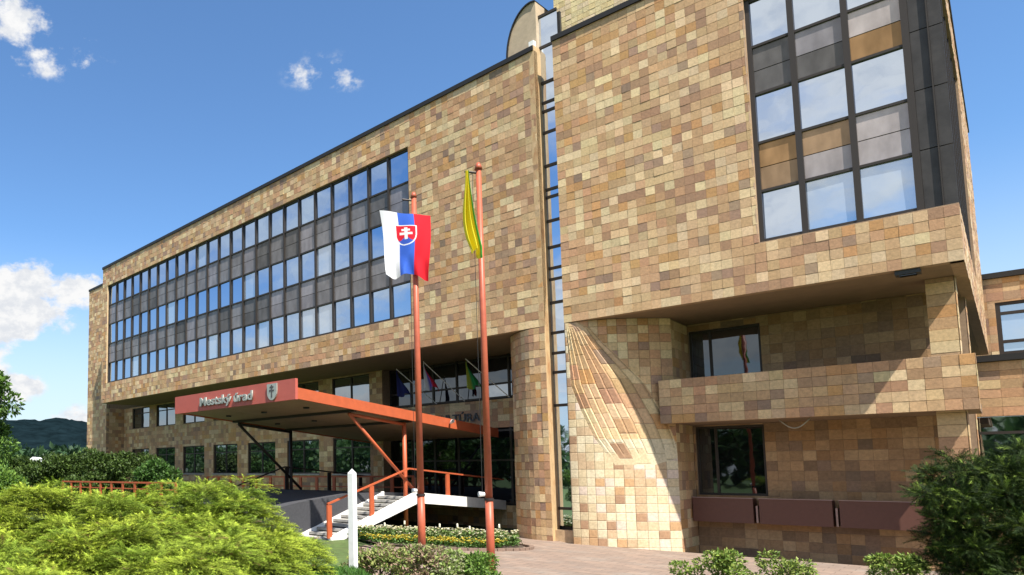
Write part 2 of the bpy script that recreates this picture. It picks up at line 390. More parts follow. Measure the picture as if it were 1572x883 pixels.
# --- corner block, front
RH_HOLE = (-5.55, XR+1, 11.08, 20.2)
mb = MB(); wall_back(mb, GF(30), rect_minus((XL, XR, ZS, ZT), [RH_HOLE]))
CW = mb.build('corner_front_wall', MORTAR, HALL)
tl = Tiles().grid(GF(30), XL, XR, ZS, ZT, [RH_HOLE], ts=11.7/35)
def px(p):
    q = Vector(p)-EYE; z = q.dot(FW); return (345+FPX*q.dot(RT)/z, 635-FPX*q.dot(UP)/z)
full = [c for c in tl.cells if abs(c[1][1]-c[1][0]-11.7/35) < .002 and abs(c[1][3]-c[1][2]-TZ) < .002 and px((c[1][0], 30, c[1][2]))[1] > 8]
full.sort(key=lambda c: -c[1][0]); single = full[:300]; ids = set(id(c) for c in single)
tl.build('tile_facing', CW, cells=[c for c in tl.cells if id(c) not in ids])
pal = []
for i in range(28):
    col = tile_colour(random.Random(100+i)) if i > 7 else PCOL[i]
    w, h = 11.7/35/2, TZ/2; g_, gz, k, kx = .0015, .004, .006, .002
    V = [(-w+g_, .014, -h+gz), (w-g_, .014, -h+gz), (w-g_, .014, h-gz), (-w+g_, .014, h-gz), (-w+g_+kx, 0, -h+gz+k), (w-g_-kx, 0, -h+gz+k), (w-g_-kx, 0, h-gz-k), (-w+g_+kx, 0, h-gz-k)]
    F = [4, 5, 6, 7, 0, 1, 5, 4, 1, 2, 6, 5, 2, 3, 7, 6, 3, 0, 4, 7]
    pal.append((col, mesh_np('tile', V, F, [4]*5, [TILE], (0, 0, 0), None, np.array([col]*8))))
for c in single:
    best = rnd.choice(sorted(pal, key=lambda p: sum((p[0][i]-c[2][i])**2 for i in range(3)))[:3])
    o = bpy.data.objects.new('tile', best[1]); COL.objects.link(o); o.parent = CW
    q = c[1]; o.location = Vector(((q[0]+q[1])/2, 30-c[3], (q[2]+q[3])/2))-ORG[HALL.name]
    o.rotation_euler = (rnd.uniform(-.02, .02), 0, rnd.uniform(-.02, .02))
MB().box(WF, (XL-.03, XR+.05), (29.92, 56), (ZT+.002, ZT+.22)).build('roof_coping', COPING, HALL)
MB().box(WF, (XL, XR-.004), (30.02, 55.5), (ZS+.004, ZS+.30)).build('soffit', SOFFIT, HALL)
# side wall of the corner block
mb = MB(); holes = [(29.9, 43.5, 11.08, 20.2)]
wall_back(mb, GS(XR), rect_minus((30.02, 55.5, ZS, ZT), holes)); SW = mb.build('corner_side_wall', MORTAR, HALL)
Tiles().grid(GS(XR), 30.02, 55.5, ZS, ZT, holes, ts=.4).build('tile_facing', SW)
mb = MB(); mb.box(WF, (XL+.2, XR-.35), (30.6, 55), (ZS+.31, ZT-.01)); mb.build('inner_core', LAMP, HALL)
MB().box(WF, (XR-.30, XR-.2), (30.6, 43.6), (11.0, 20.3)).build('side_glazing', GLASS_DARK, HALL)
mb = MB()
for y in (30.9, 33, 35, 37, 39, 41, 43.2): mb.box(WF, (XR-.19, XR-.08), (y-.06, y+.06), (11.08, 20.2))
mb.build('side_mullions', FRAME, HALL)

# --- curtain walls
def spand(rr, kind):
    a = {'grey': (.235, .22, .22), 'lilac': (.275, .255, .265), 'dark': (.15, .14, .135), 'tan': (.36, .235, .14), 'orange': (.38, .225, .11), 'pale': (.46, .40, .38)}[kind]
    k = rr.uniform(.85, 1.15); return tuple(v*k for v in a)
WZ = [(11.22, 12.92), (14.80, 16.52), (18.42, 20.08)]
def pane_quad(mb, F, a0, a1, z0, z1, o, ta=0., tb=0.):
    return mb.poly([F(a0, o+ta-tb, z0), F(a1, o-ta-tb, z0), F(a1, o-ta+tb, z1), F(a0, o+ta+tb, z1)], [(0, 1, 2, 3)])
def curtain(F, sgn, edges, depth, parent, spandrels, glass, zlo, zhi, mw=.12):
    """sgn: +1 when a larger second coordinate is nearer the viewer"""
    o = -depth*sgn
    mb = MB()
    for e in edges: mb.box(F, (e-mw/2, e+mw/2), sorted((o-.06*sgn, o+.12*sgn)), (zlo, zhi))
    fr = mb.build('mullion_frame', FRAME, parent)
    for z0, z1 in WZ:
        for z in (z0-.05, z1+.05):
            mb = MB()
            for a, b in zip(edges[:-1], edges[1:]): mb.box(F, (a+mw/2, b-mw/2), sorted((o-.05*sgn, o+.085*sgn)), (z-.045, z+.045))
            mb.build('transom', FRAME, fr)
    for ci, (a, b) in enumerate(zip(edges[:-1], edges[1:])):
        for ri, (z0, z1) in enumerate(WZ):
            mb = MB(); ta, tb = rnd.gauss(0, .005), rnd.gauss(0, .006)
            pane_quad(mb, F, a+mw/2, b-mw/2, z0-.01, z1+.01, o, ta*sgn, tb*sgn).build('window_pane', glass(ci, ri), fr)
        for ri in range(2):
            z0, z1 = WZ[ri][1]+.09, WZ[ri+1][0]-.09; zm = (z0+z1)/2-.02
            for hi, (c, d) in enumerate(((z0, zm-.015), (zm+.015, z1))):
                mb = MB(); mb.col = spandrels(ci, ri, hi)
                ta, tb = rnd.gauss(0, .003), rnd.gauss(0, .004)
                P = [F(x, o+e*sgn, z) for z in (c, d) for x, e in ((a+mw/2, .02), (b-mw/2, .02), (b-mw/2, -.03), (a+mw/2, -.03))]
                mb.hexa(P).build('spandrel_panel', SPANDREL, fr, tint=True)
    return fr
# right hand window of the corner block
def sp_r(c, r, h):
    t = [[('tan', 'orange'), ('pale', 'tan'), ('pale', 'pale')], [('dark', 'dark'), ('dark', 'lilac'), ('orange', 'pale')]]
    return spand(rnd, t[r][c][h] if h == 1 else t[r][c][0])
RED_ = [-5.50, -4.29, -2.90, -1.50]
def WF25(x, y, z): return (x, y+30.25, z)
curtain(WF25, -1, RED_, 0, HALL, sp_r, lambda c, r: CURTAIN_GLASS if (r == 0 and c > 0) else GLASS, 11.09, 20.19, .17)
fr = MB().box(WF, (-5.55, XR), (30.12, 30.38), (11.02, 11.1)).build('window_sill', COPING, HALL)
pan = MB()
for i, (a, b) in enumerate(((-1.41, -1.02), (-.98, -.69))):
    for z0, z1 in ((11.12, 13.0), (13.03, 14.95), (14.98, 16.9), (16.93, 18.8), (18.83, 20.18)):
        MB().box(WF, (a, b), (30.2+.03*i, 30.3), (z0, z1)).build('corner_panel', DARKPANEL, HALL)
MB().box(WF, (-1.015, -.985), (30.12, 30.3), (11.1, 20.19)).build('corner_mullion', FRAME, HALL)
# tiny lit jamb of the hole
mb = MB(); wall_back(mb, lambda s, z, d: (-5.55+d, 30+s, z), [(0.0, .3, 11.08, 20.2)], .05)
mb.build('window_jamb', mat('jamb_stone', (.5, .33, .22), .6, var=.15), HALL)

# --- office wing (long left hand block)
UL, UR = -42.2, .22
LHOLE = (-41.25, -6.83, 11.08, 20.2)
mb = MB(); wall_back(mb, GL(0), rect_minus((UL, UR, ZS, ZT), [LHOLE])); OW = mb.build('office_front_wall', MORTAR, HALL)
Tiles().grid(GL(0), UL, UR, ZS, ZT, [LHOLE]).build('tile_facing', OW)
MB().box(LF, (UL-.05, UR-.02), (-12, .07), (ZT+.002, ZT+.22)).build('roof_coping', COPING, HALL)
MB().box(LF, (UL, UR-.02), (-6, -.02), (ZS+.004, ZS+.3)).build('soffit', SOFFIT, HALL)
mb = MB(); mb.box(LF, (UL+.05, UR-.3), (-12, -.62), (ZS+.31, ZT-.01)); mb.build('inner_core', LAMP, HALL)
NC = 24; W_ = (41.25-6.83)/NC
edges = [-41.25+.06+i*(34.42-.12)/NC for i in range(NC+1)]
kinds = ['grey', 'grey', 'lilac', 'grey', 'dark', 'lilac']
colk = [rnd.choice(kinds) for _ in range(200)]
gl_light = set(rnd.sample(range(72), 9))
curtain(LF, 1, edges, .25, HALL, lambda c, r, h: spand(rnd, colk[c*2+r]), lambda c, r: CURTAIN_GLASS if (c*3+r) in gl_light else GLASS_BLUE, 11.09, 20.19)
JAMB = mat('jamb_stone_pale', (.55, .40, .24), .6, var=.2)
for u in (-41.25, -6.83): MB().box(LF, (u-.01, u+.01), (-.3, -.01), (11.08, 20.2)).build('window_jamb', JAMB, HALL)
MB().box(LF, (-41.2, -6.9), (-.3, -.03), (11.0, 11.09)).build('window_sill', COPING, HALL)
# set-back end bay
mb = MB(); wall_back(mb, GL(-2.5), [(-50.3, -46, -.2, ZT)]); EB = mb.build('end_bay_wall', MORTAR, HALL)
Tiles().grid(GL(-2.5), -50.3, -46, -.2, ZT).build('tile_facing', EB)
Tiles().grid(lambda s, z, d: LF(-46+d, -s, z), 2.52, 4.5, -.2, ZS).build('tile_return', EB)
MB().box(LF, (-50.35, UL), (-8, -2.44), (ZT+.002, ZT+.22)).build('roof_coping', COPING, HALL)
MB().box(LF, (-50.25, -46.05), (-8, -2.85), (-.2, ZT-.02)).build('end_bay_core', MORTAR, HALL)
# recessed ground storeys under the wing
ZR = -4.5
low = [(-44.3+4.55*i, -41.05+4.55*i) for i in range(7)]
hol = [(a, b, 2.85, 5.2) for a, b in low]+[(a, b, 7.2, 9.2) for a, b in low]
mb = MB(); wall_back(mb, GL(ZR), rect_minus((-46, -12.7, -.2, ZS), hol)); RW = mb.build('recessed_wall', MORTAR, HALL)
Tiles().grid(GL(ZR), -46, -12.7, -.2, ZS, hol).build('tile_facing', RW)
for i, (a, b) in enumerate(low):
    for z0, z1, tr in ((2.85, 5.2, 4.55), (7.2, 9.2, 8.65)):
        mb = MB(); o = (ZR-.22, ZR-.10); m_ = (a+b)/2
        mb.box(LF, (a, a+.08), o, (z0, z1)); mb.box(LF, (b-.08, b), o, (z0, z1)); mb.box(LF, (m_-.05, m_+.05), o, (z0+.08, z1-.08))
        mb.box(LF, (a+.08, b-.08), o, (z0, z0+.08)); mb.box(LF, (a+.08, b-.08), o, (z1-.08, z1)); mb.box(LF, (a+.08, b-.08), (ZR-.21, ZR-.11), (tr-.04, tr+.04))
        wf = mb.build('window', FRAME, HALL)
        for c, d in ((a+.08, m_-.05), (m_+.05, b-.08)):
            for e, f in ((z0+.08, tr-.04), (tr+.04, z1-.08)):
                pane_quad(MB(), LF, c, d, e, f, ZR-.16, rnd.gauss(0, .004), rnd.gauss(0, .004)).build('pane', GLASS_CLEAR, wf)
        if z0 < 4: MB().box(LF, (a-.05, b+.05), (ZR-.1, ZR+.08), (z0-.10, z0-.005)).build('sill', STEP, wf)
# entrance wall: dark doors, band with lettering, shaded upper windows
ZE = -5.2
mb = MB(); wall_back(mb, GL(ZE), [(-12.7, .2, 5.35, 6.9), (-12.7, .2, -.2, 1.2)]); EW = mb.build('entrance_band_wall', MORTAR, HALL)
t_ = Tiles().grid(GL(ZE), -12.7, .2, 5.35, 6.9).grid(GL(ZE), -12.7, .2, -.2, 1.2); t_.build('tile_facing', EW)
mb = MB()
for i in range(9):
    u = -12.7+i*1.61
    mb.box(LF, (u-.06, u+.06), (ZE-.16, ZE-.04), (1.2, 5.35)); mb.box(LF, (u-.06, u+.06), (ZE-.16, ZE-.04), (6.9, ZS))
for z in (1.3, 3.6, 5.2, 7.0, 7.75, 9.2): mb.box(LF, (-12.7, .2), (ZE-.15, ZE-.05), (z-.05, z+.05))
EG = mb.build('entrance_glazing', FRAME, HALL)
for i in range(8):
    u = -12.7+i*1.61
    for z0, z1, g_ in ((1.35, 3.55, GLASS_DARK), (3.65, 5.15, GLASS_DARK), (7.05, 7.7, GLASS_CLEAR if i > 3 else GLASS_DARK), (7.8, 9.15, GLASS_DARK)):
        pane_quad(MB(), LF, u+.06, u+1.55, z0, z1, ZE-.1, rnd.gauss(0, .003), rnd.gauss(0, .003)).build('pane', g_, EG)
MB().box(LF, (-12.95, -12.71), (-9, ZR-.31), (-.2, ZS)).build('entrance_return', MORTAR, HALL)
MB().box(LF, (-12.7, .2), (-9, ZE-.4), (-.2, ZS)).build('entrance_core', LAMP, HALL)
def text_mesh(name, s, size, ext, mt, place, parent, bold=.0, width=1.0):
    cu = bpy.data.curves.new('t', 'FONT'); cu.body = s; cu.size = size; cu.extrude = ext; cu.offset = bold; cu.resolution_u = 3
    ob = bpy.data.objects.new('t', cu); COL.objects.link(ob); dg = bpy.context.evaluated_depsgraph_get()
    me = bpy.data.meshes.new_from_object(ob.evaluated_get(dg)); bpy.data.objects.remove(ob)
    org = ORG[parent.name]; x0 = min(v.co.x for v in me.vertices); sx = width/(max(v.co.x for v in me.vertices)-x0)
    for v in me.vertices: v.co.x -= x0
    for v in me.vertices: v.co = Vector(place(v.co.x*sx, v.co.y, v.co.z))-org
    me.materials.clear(); me.materials.append(mt); me.name = name
    return link(name, me, parent)
text_mesh('wall_lettering', 'KULT\u00daRA', .62, .03, LETTER, lambda x, y, z: LF(-9.35+x, ZE+.05+z, 5.80+y), EW, .012, 2.98)

# --- glazed slot between the two blocks
SZ = [1.4, 5.85, 7.3, 8.15, 9.05, 10.4, 11.45, 11.95, 12.9, 14.1, 15.2, 15.55, 16.65, 18.2, 19.2, 19.6, 20.55, 22.25, 23.75]
SX0, SX1 = -13.26, -12.36
mb = MB()
for z in SZ: mb.box(WF, (SX0, SX1), (30.52, 30.62), (z-.06, z+.06))
mb.box(WF, (SX0, SX0+.07), (30.5, 30.61), (.5, 23.8))
SLT = mb.build('slot_window', FRAME, HALL)
for a, b in zip([.6]+SZ[:-1], SZ):
    pane_quad(MB(), WF, SX0+.07, SX1, a+.06, b-.06, 30.57, rnd.gauss(0, .004), rnd.gauss(0, .006)).build('pane', GLASS, SLT)
MB().box(WF, (-13.3, -12.3), (30.75, 33), (0, 23.7)).build('slot_core', LAMP, HALL)
MB().box(WF, (SX0, SX1), (30.2, 30.6), (-.1, .5)).build('slot_base', mat('slot_stone', (.45, .31, .18), .6, var=.3, vscale=3), HALL)
# stained reveal of the wing beside the slot
REV = mat('rust_stained_reveal', (.52, .36, .19), .6, var=.15, dirt=(.34, .13, .04), dscale=1.6, damt=.9, stretch=(1, 1, .35))
mb = MB(); mb.box(LF, (UR-.25, UR), (-.62, .0), (ZS, ZT+.25)); mb.build('slot_reveal', REV, HALL)
mb = MB(); mb.box(LF, (UR-.25, UR), (-.62, -.02), (0, ZS-.002)); LRV = mb.build('slot_reveal', REV, HALL)
Tiles().grid(GL(0), UR-.26, UR, -.1, ZS-.01, ts=.26).build('tile_facing', LRV)
# curved fin on the roof
prof = [(-1.30, 22.1)]+[(-.02-1.22*math.cos(a), 22.25+2.22*math.sin(a)) for a in [math.pi/2*i/10 for i in range(11)]]+[(.20, 24.42), (.20, 22.1)]
mb = MB(); n = len(prof); P = [LF(u, -.35, z) for u, z in prof]+[LF(u, -1.6, z) for u, z in prof]
mb.poly(P, [tuple(range(n)), tuple(range(2*n-1, n-1, -1))]+[(i, (i+1) % n, n+(i+1) % n, n+i) for i in range(n)])
FIN = mb.build('roof_fin', mat('fin_render', (.46, .36, .25), .75, var=.12, vscale=4), HALL)
mb = MB()
for (u, z), (u2, z2) in zip(prof[:-2], prof[1:-1]): mb.bar(LF(u, -.95, z+.03), LF(u2, -.95, z2+.03), 1.36, .06)
mb.build('fin_capping', COPING, FIN)
MB().box(LF, (-.05, .17), (-.34, -.1), (22.16, 22.5)).build('white_flashing', WHITEMETAL, HALL)
# upper tower set back on the corner block
mb = MB(); wall_back(mb, GF(30.9), [(-12.62, -2, ZT+.2, 28)]); TW = mb.build('upper_tower', MORTAR, HALL)
Tiles().grid(GF(30.9), -12.62, -2, ZT+.22, 28, ts=.25, tz=.25, pick=yellow_colour).build('tile_facing', TW)
MB().box(WF, (-12.6, -2), (31.25, 40), (ZT+.22, 28)).build('tower_core', MORTAR, HALL)

# --- sculpted pillars left and right of the slot
def interp(pts, z):
    pts = sorted(pts, key=lambda p: p[1])
    if z <= pts[0][1]: return pts[0][0]
    for (x0, z0), (x1, z1) in zip(pts[:-1], pts[1:]):
        if z <= z1: return x0+(x1-x0)*(z-z0)/(z1-z0)
    return pts[-1][0]
EC = [(-12.0, 9.3), (-11.67, 8.94), (-11.38, 8.34), (-10.5, 6.8), (-9.75, 5.04), (-9.25, 3.5), (-8.95, 2.41), (-8.83, 1.35), (-8.74, -.1)]
LC = [(-12.3, 9.3), (-12.27, 8.27), (-12.19, 6.59), (-11.84, 5.52), (-11.35, 4.33), (-10.6, 3.2)]
def relief_colour(cell):
    r = random.Random(cell[0]*7919+cell[1]*104729+cell[2]*1299709); return tile_colour(r)
def fan(x, z):
    """0..1 across the fan of carved folds, None outside"""
    if z < 3.25: return None
    a, b = interp(LC, z), interp(EC, z)
    return (x-a)/max(b-a, .05) if x > a else None
def drum(x):
    t = max(0, (x-XL)/3.30); return 2.3*t**1.9
XE = XL+3.30
PALE = [((.62, .53, .36), 30), ((.56, .45, .28), 22), ((.50, .36, .22), 14), ((.47, .29, .15), 8), ((.36, .22, .13), 5), ((.62, .50, .40), 8)]  # paler tiles for the sunlit pillar face, sunlight put into the colour
def pale_colour(cell):
    r = random.Random(cell[0]*7919+cell[1]*104729+cell[2]*1299709); c = r.choices([p[0] for p in PALE], [p[1] for p in PALE])[0]; k = r.uniform(.92, 1.06); return tuple(v*k for v in c)
V = []; T = []; F = []
nzp, nxp = 460, 190
for j in range(nzp+1):
    z = -.45+9.73*j/nzp
    for i in range(nxp+1):
        x = XL+(XE-XL)*i/nxp; dd_ = drum(x); xs_ = x*30/(30+dd_)       # same bearing on the front plane
        a_, b_ = interp(LC, z), interp(EC, z); p = (xs_-a_)/max(b_-a_, .08); dep = 0.; joint = False
        zend = 3.25+.5*max(0, p-1)
        if 0 < p < 1.55 and z > zend:
            k = p**.8*6.5; fr_ = k-math.floor(k); fade = ss(z, zend, zend+1.2)*ss(9.28-z, 0, .7)
            dep = (.052*fr_**1.4*(1-ss(fr_, .82, 1))-.01)*fade*(1 if p < 1 else .7)
            q_ = (z+.22*int(k*.5))/.62; cell = (1, int(k*.5), int(q_)); joint = (q_ % 1) < .04 or (fr_ < .09 and fade > .3)
            c = relief_colour(cell) if z > 4.3 else pale_colour(cell)
        else:
            sx_, sz_ = (x-XL)/.30, (z+.45)/TZ; cell = (2, int(sx_), int(sz_)); joint = (sx_ % 1) < .06 or (sz_ % 1) < .055
            c = pale_colour(cell) if z < 4.2 or p < 0 else relief_colour(cell)  # pale where the sun falls, browner mix where the overhang shades
        V.append((x+dep*.4, 30+dd_-dep+(.016 if joint else 0), z)); kf = .62 if joint else 1.
        T.append(tuple(v*kf for v in c))
for j in range(nzp):
    for i in range(nxp): F += [j*(nxp+1)+i, j*(nxp+1)+i+1, (j+1)*(nxp+1)+i+1, (j+1)*(nxp+1)+i]
PIL = link('sculpted_pillar', mesh_np('sculpted_pillar', V, F, [4]*(len(F)//4), [TILE], ORG[HALL.name], None, np.array(T)), HALL)
mb = MB(); wall_back(mb, GS(XE), [(32.3, 34.6, -.9, 9.28)], .25); mb.build('recess_jamb', MORTAR, HALL)
Tiles().grid(GS(XE), 32.3, 34.6, -.9, 9.28, ts=.43, tz=.39).build('tile_facing', PIL)
mb = MB(); mb.box(WF, (-12.3, -12.2), (30.03, 34), (-.1, 9.28)); mb.build('pillar_side', REV, HALL)
# left, rounded pillar
def GRND(s, z, d):
    t = min(1., s/2.5); d = d+.03*math.sin(s*23+1.2*math.sin(z*.9))*ss(z, 3.2, 4.5)*ss(9.3-z, 0, .6)
    x, y = -13.46-1.98*t, 30+1.35*t**2.3; tx, ty = -1.98, 1.35*2.3*t**1.3; L = math.hypot(tx, ty)
    if s > 2.5: return (-15.44-d, 31.35+(s-2.5)*2, z)
    return (x-ty/L*d, y+tx/L*d, z)
PIL2 = MB()
for z0, z1 in ((-.1, 9.28),):
    K = 40; S = [i*3.6/K for i in range(K+1)]
    PIL2.poly([GRND(s, z, -.06) for z in (z0, z1) for s in S], [(i, i+1, K+2+i, K+1+i) for i in range(K)])
PIL2 = PIL2.build('rounded_pillar', MORTAR, HALL)
Tiles().grid(GRND, 0, 3.6, -.1, 9.28, ts=.30).build('tile_facing', PIL2)

# --- recess under the corner block
YB, YM = 34.5, 31.6
hol = [(-9.05, -6.55, 6.76, 9.0), (-9.0, -6.63, 2.0, 4.88)]
mb = MB(); wall_back(mb, GF(YB), rect_minus((-9.07, -1.65, -.9, ZS), hol)); BW = mb.build('recess_back_wall', MORTAR, HALL)
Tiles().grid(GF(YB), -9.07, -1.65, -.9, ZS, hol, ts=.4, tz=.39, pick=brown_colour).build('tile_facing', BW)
for (a, b, c, d), split in zip(hol, (-8.3, -8.3)):
    mb = MB(); o = (YB+.12, YB+.22)
    mb.box(WF, (a, a+.09), o, (c, d)); mb.box(WF, (b-.09, b), o, (c, d)); mb.box(WF, (a+.09, b-.09), o, (c, c+.09)); mb.box(WF, (a+.09, b-.09), o, (d-.09, d)); mb.box(WF, (split-.05, split+.05), (YB+.13, YB+.21), (c+.09, d-.09))
    wf = mb.build('window', FRAME, HALL)
    for p, q in ((a+.09, split-.05), (split+.05, b-.09)):
        pane_quad(MB(), WF, p, q, c+.09, d-.09, YB+.17, rnd.gauss(0, .003), rnd.gauss(0, .004)).build('pane', GLASS_DARK, wf)
mb = MB(); mb.box(WF, (-9.35, XR), (YM+.02, YM+.3), (4.9, 6.66)); mb.box(WF, (-9.05, XR-.01), (YM+.3, YB-.02), (4.92, 5.2)); BB = mb.build('balcony_band', SOFFIT, HALL)
Tiles().grid(GF(YM), -9.42, XR, 4.9, 6.66, ts=.4, tz=.352).build('tile_facing', BB)
Tiles().grid(GS(XR+.02), YM, YM+.3, 4.9, 6.66, ts=.3, tz=.352).build('tile_facing', BB)
mb = MB(); mb.box(WF, (-1.66, -1.0), (32.22, 32.9), (-.6, ZS)); PR = mb.build('corner_pier', MORTAR, HALL)
Tiles().grid(GF(32.19), -1.66, -1.0, -.6, ZS, ts=.66, tz=.39).grid(GS(-.97), 32.2, 32.9, -.6, ZS, ts=.35, tz=.39).build('tile_facing', PR)
mb = MB(); mb.box(WF, (-1.9, -.92), (36.5, 37.3), (-.6, ZS)); PR = mb.build('corner_pier', MORTAR, HALL)
Tiles().grid(GS(-.89), 36.5, 37.3, -.6, ZS, ts=.4, tz=.39).build('tile_facing', PR)
MB().box(WF, (-9.8, -1.7), (YB+.36, 37.7), (-.9, ZS)).build('recess_core', LAMP, HALL)
# --- low side wing on the far right
YW = 38.
mb = MB(); wall_back(mb, GF(YW), [(-1.9, 14, 5.0, 7.02), (-1.9, -1.06, -.9, 5.0), (-1.06, 14, -.9, 2.4)]); SWG = mb.build('side_wing_wall', MORTAR, HALL)
Tiles().grid(GF(YW), -1.9, 14, 5.0, 7.02, ts=.55, tz=.336).build('tile_facing', SWG)
Tiles().grid(GF(YW), -1.9, -1.06, -.9, 5.0, ts=.42, tz=.336).build('tile_facing', SWG)
Tiles().grid(GF(YW), -1.06, 14, -.9, 2.4, ts=.55, tz=.336).build('tile_facing', SWG)
MB().box(WF, (-1.9, 14), (37.85, 56), (7.03, 7.26)).build('side_wing_coping', COPING, HALL)
mb = MB()
for x in (-1.02, 1.2, 3.4, 5.6): mb.box(WF, (x-.05, x+.05), (38.12, 38.25), (2.4, 5.0))
mb.box(WF, (-1.0, 8), (38.13, 38.24), (4.35, 4.45))
wf = mb.build('window', FRAME, HALL)
for x in (-1.02, 1.2, 3.4): pane_quad(MB(), WF, x+.05, x+2.15, 2.4, 4.99, 38.2, .002, .003).build('pane', GLASS_CLEAR, wf)
YU = 56
hol = [(-.35+1.62*i, 1.2+1.62*i, 9.2, 12.1) for i in range(8)]
hol = [(-.3, 14, 9.3, 12.15)]
mb = MB(); wall_back(mb, GF(YU), rect_minus((-1.2, 14, 7.2, 13.5), hol)); UW = mb.build('side_wing_upper_wall', MORTAR, HALL)
Tiles().grid(GF(YU), -1.2, 14, 7.2, 13.5, hol, ts=.62, tz=.46).build('tile_facing', UW)
MB().box(WF, (-1.2, 14), (55.85, 62), (13.51, 13.8)).build('roof_coping', COPING, HALL)
mb = MB()
for i in range(7):
    x = -.22+1.62*i; mb.box(WF, (x-.1, x+.1), (YU+.05, YU+.25), (9.3, 12.15))
for z in (9.38, 10.0, 11.55, 12.07): mb.box(WF, (-.3, 12), (YU+.06, YU+.24), (z-.08, z+.08))
wf = mb.build('window', FRAME, HALL)
for i in range(5):
    x = -.22+1.62*i
    for a, b in ((9.46, 9.92), (10.08, 11.47), (11.63, 11.99)): pane_quad(MB(), WF, x+.1, x+1.52, a, b, YU+.15, rnd.gauss(0, .003), rnd.gauss(0, .004)).build('pane', CURTAIN_GLASS, wf)

# ------------------------------------------------------------------ planters, lamp and cable in the recess
BRK = mat('pinkish_bracket', (.38, .26, .22), .6, var=.2)
for i, (a, b) in enumerate(((-9.04, -7.0), (-6.8, -4.62), (-4.42, -2.0))):
    t = empty('planter_box', ((a+b)/2, 34.1, .92), ['long brown enamel planter box under the lower window next to the carved pillar', 'middle brown planter box of the row under the recessed wall', 'brown planter box half behind the dark evergreen, right end of its row'][i], 'planter', 'brown planter boxes under the recessed windows')
    mb = MB(); y0, y1, z0, z1 = 33.75, 34.4, .93, 1.9
    mb.box(WF, (a, b), (y0, y0+.05), (z0, z1)); mb.box(WF, (a, b), (y1-.05, y1), (z0, z1)); mb.box(WF, (a, a+.05), (y0+.05, y1-.05), (z0, z1)); mb.box(WF, (b-.05, b), (y0+.05, y1-.05), (z0, z1)); mb.box(WF, (a+.05, b-.05), (y0+.05, y1-.05), (z0, z0+.05))
    mb.build('trough', BROWNBOX, t)
    MB().box(WF, (a-.02, b+.02), (y0-.03, y0+.07), (z1, z1+.03)).build('rim', mat('rim%d' % i, (.3, .2, .18), .5), t)
    MB().box(WF, (a+.06, b-.06), (y0+.06, y1-.06), (z1-.15, z1-.08)).build('soil', SOIL, t)
    MB().box(WF, (b+.07, b+.13), (33.85, 34.46), (.95, 1.62)).build('bracket', BRK, t)
t = empty('floodlight', (-1.9, 30.2, 9.28), 'flat dark floodlight fixed under the overhanging corner block near its front edge', 'floodlight')
MB().box(WF, (-2.2, -1.62), (29.95+.12, 30.5), (9.16, 9.29)).build('housing', LAMP, t); MB().box(WF, (-2.1, -1.72), (30.15, 30.42), (9.13, 9.16)).build('lens', GLASS_DARK, t)
pts = [(-5.75+.09*i, 32.3, 4.9-.34*math.sin(math.pi*i/10)) for i in range(11)]
tag(MB().tube(pts, .022, 6).build('hanging_cable', mat('grey_cable', (.35, .33, .28), .6), smooth=True), 'thin grey cable sagging in a loop below the tiled balcony band', 'cable')

# ------------------------------------------------------------------ entrance canopy
CAN = empty('entrance_canopy', LF(-9.4, 2.5, 2), 'flat red steel entrance canopy on V struts with name panel and town shield', 'canopy')
CU0, CU1 = -13.95, -4.96
def cz(o): return 4.78+(o+4.8)*(5.93-4.78)/14.63
mb = MB()
for u0, u1 in ((CU0, CU0+.12), (CU1-.12, CU1)):
    mb = MB(); mb.hexa([LF(u0, 9.83, cz(9.83)), LF(u1, 9.83, cz(9.83)), LF(u1, -4.6, cz(-4.6)), LF(u0, -4.6, cz(-4.6)), LF(u0, 9.83, cz(9.83)+.46), LF(u1, 9.83, cz(9.83)+.46), LF(u1, -4.6, cz(-4.6)+.46), LF(u0, -4.6, cz(-4.6)+.46)])
    mb.build('edge_beam', RED, CAN)
def slab(u0, u1, o0, o1, d0, d1):
    return [LF(u0, o1, cz(o1)+d0), LF(u1, o1, cz(o1)+d0), LF(u1, o0, cz(o0)+d0), LF(u0, o0, cz(o0)+d0), LF(u0, o1, cz(o1)+d1), LF(u1, o1, cz(o1)+d1), LF(u1, o0, cz(o0)+d1), LF(u0, o0, cz(o0)+d1)]
MB().hexa(slab(CU0+.12, CU1-.12, -4.6, 9.82, .30, .42)).build('roof_deck', COPING, CAN)
cup = mat('canopy_underside_panel', (.27, .165, .10), .55, var=.12, vscale=2)
for i in range(3):
    for o0, o1 in ((-4.6, 2.45), (2.55, 6.25), (6.35, 9.8)):
        a = CU0+.13+i*(CU1-CU0-.26)/3; MB().hexa(slab(a+.01, a+(CU1-CU0-.26)/3-.01, o0, o1, .05, .12)).build('underside_panel', cup, CAN)
mb = MB()
for o in (2.5, 6.3): mb.hexa(slab(CU0+.13, CU1-.13, o-.09, o+.09, -.06, .049))
mb.build('cross_beam', STEEL_AND_SHADE, CAN)
for o in (7.8, 4.5):
    for u in (-12.3, -9.5, -6.6):
        MB().tube([LF(u, o, cz(o)+.045), LF(u, o, cz(o)-.02)], .14, 12).build('downlight', LAMP, CAN)
for u, mt in ((-5.46, RED), (-13.43, STEEL_AND_SHADE)):  # left set is red too; its canopy shade is put into the colour
    MB().tube([LF(u, 2.53, .0), LF(u, 2.53, cz(2.53)-.05)], .10, 12).build('post', mt, CAN, smooth=True)
    MB().tube([LF(u, 1.75, 1.99), LF(u, 6.25, cz(6.25)-.16)], .075, 12).build('strut', mt, CAN, smooth=True)
    MB().tube([LF(u, 2.53, cz(2.53)-.14), LF(u, 6.3, cz(6.3)-.14)], .075, 12).build('strut_beam', mt, CAN, smooth=True)
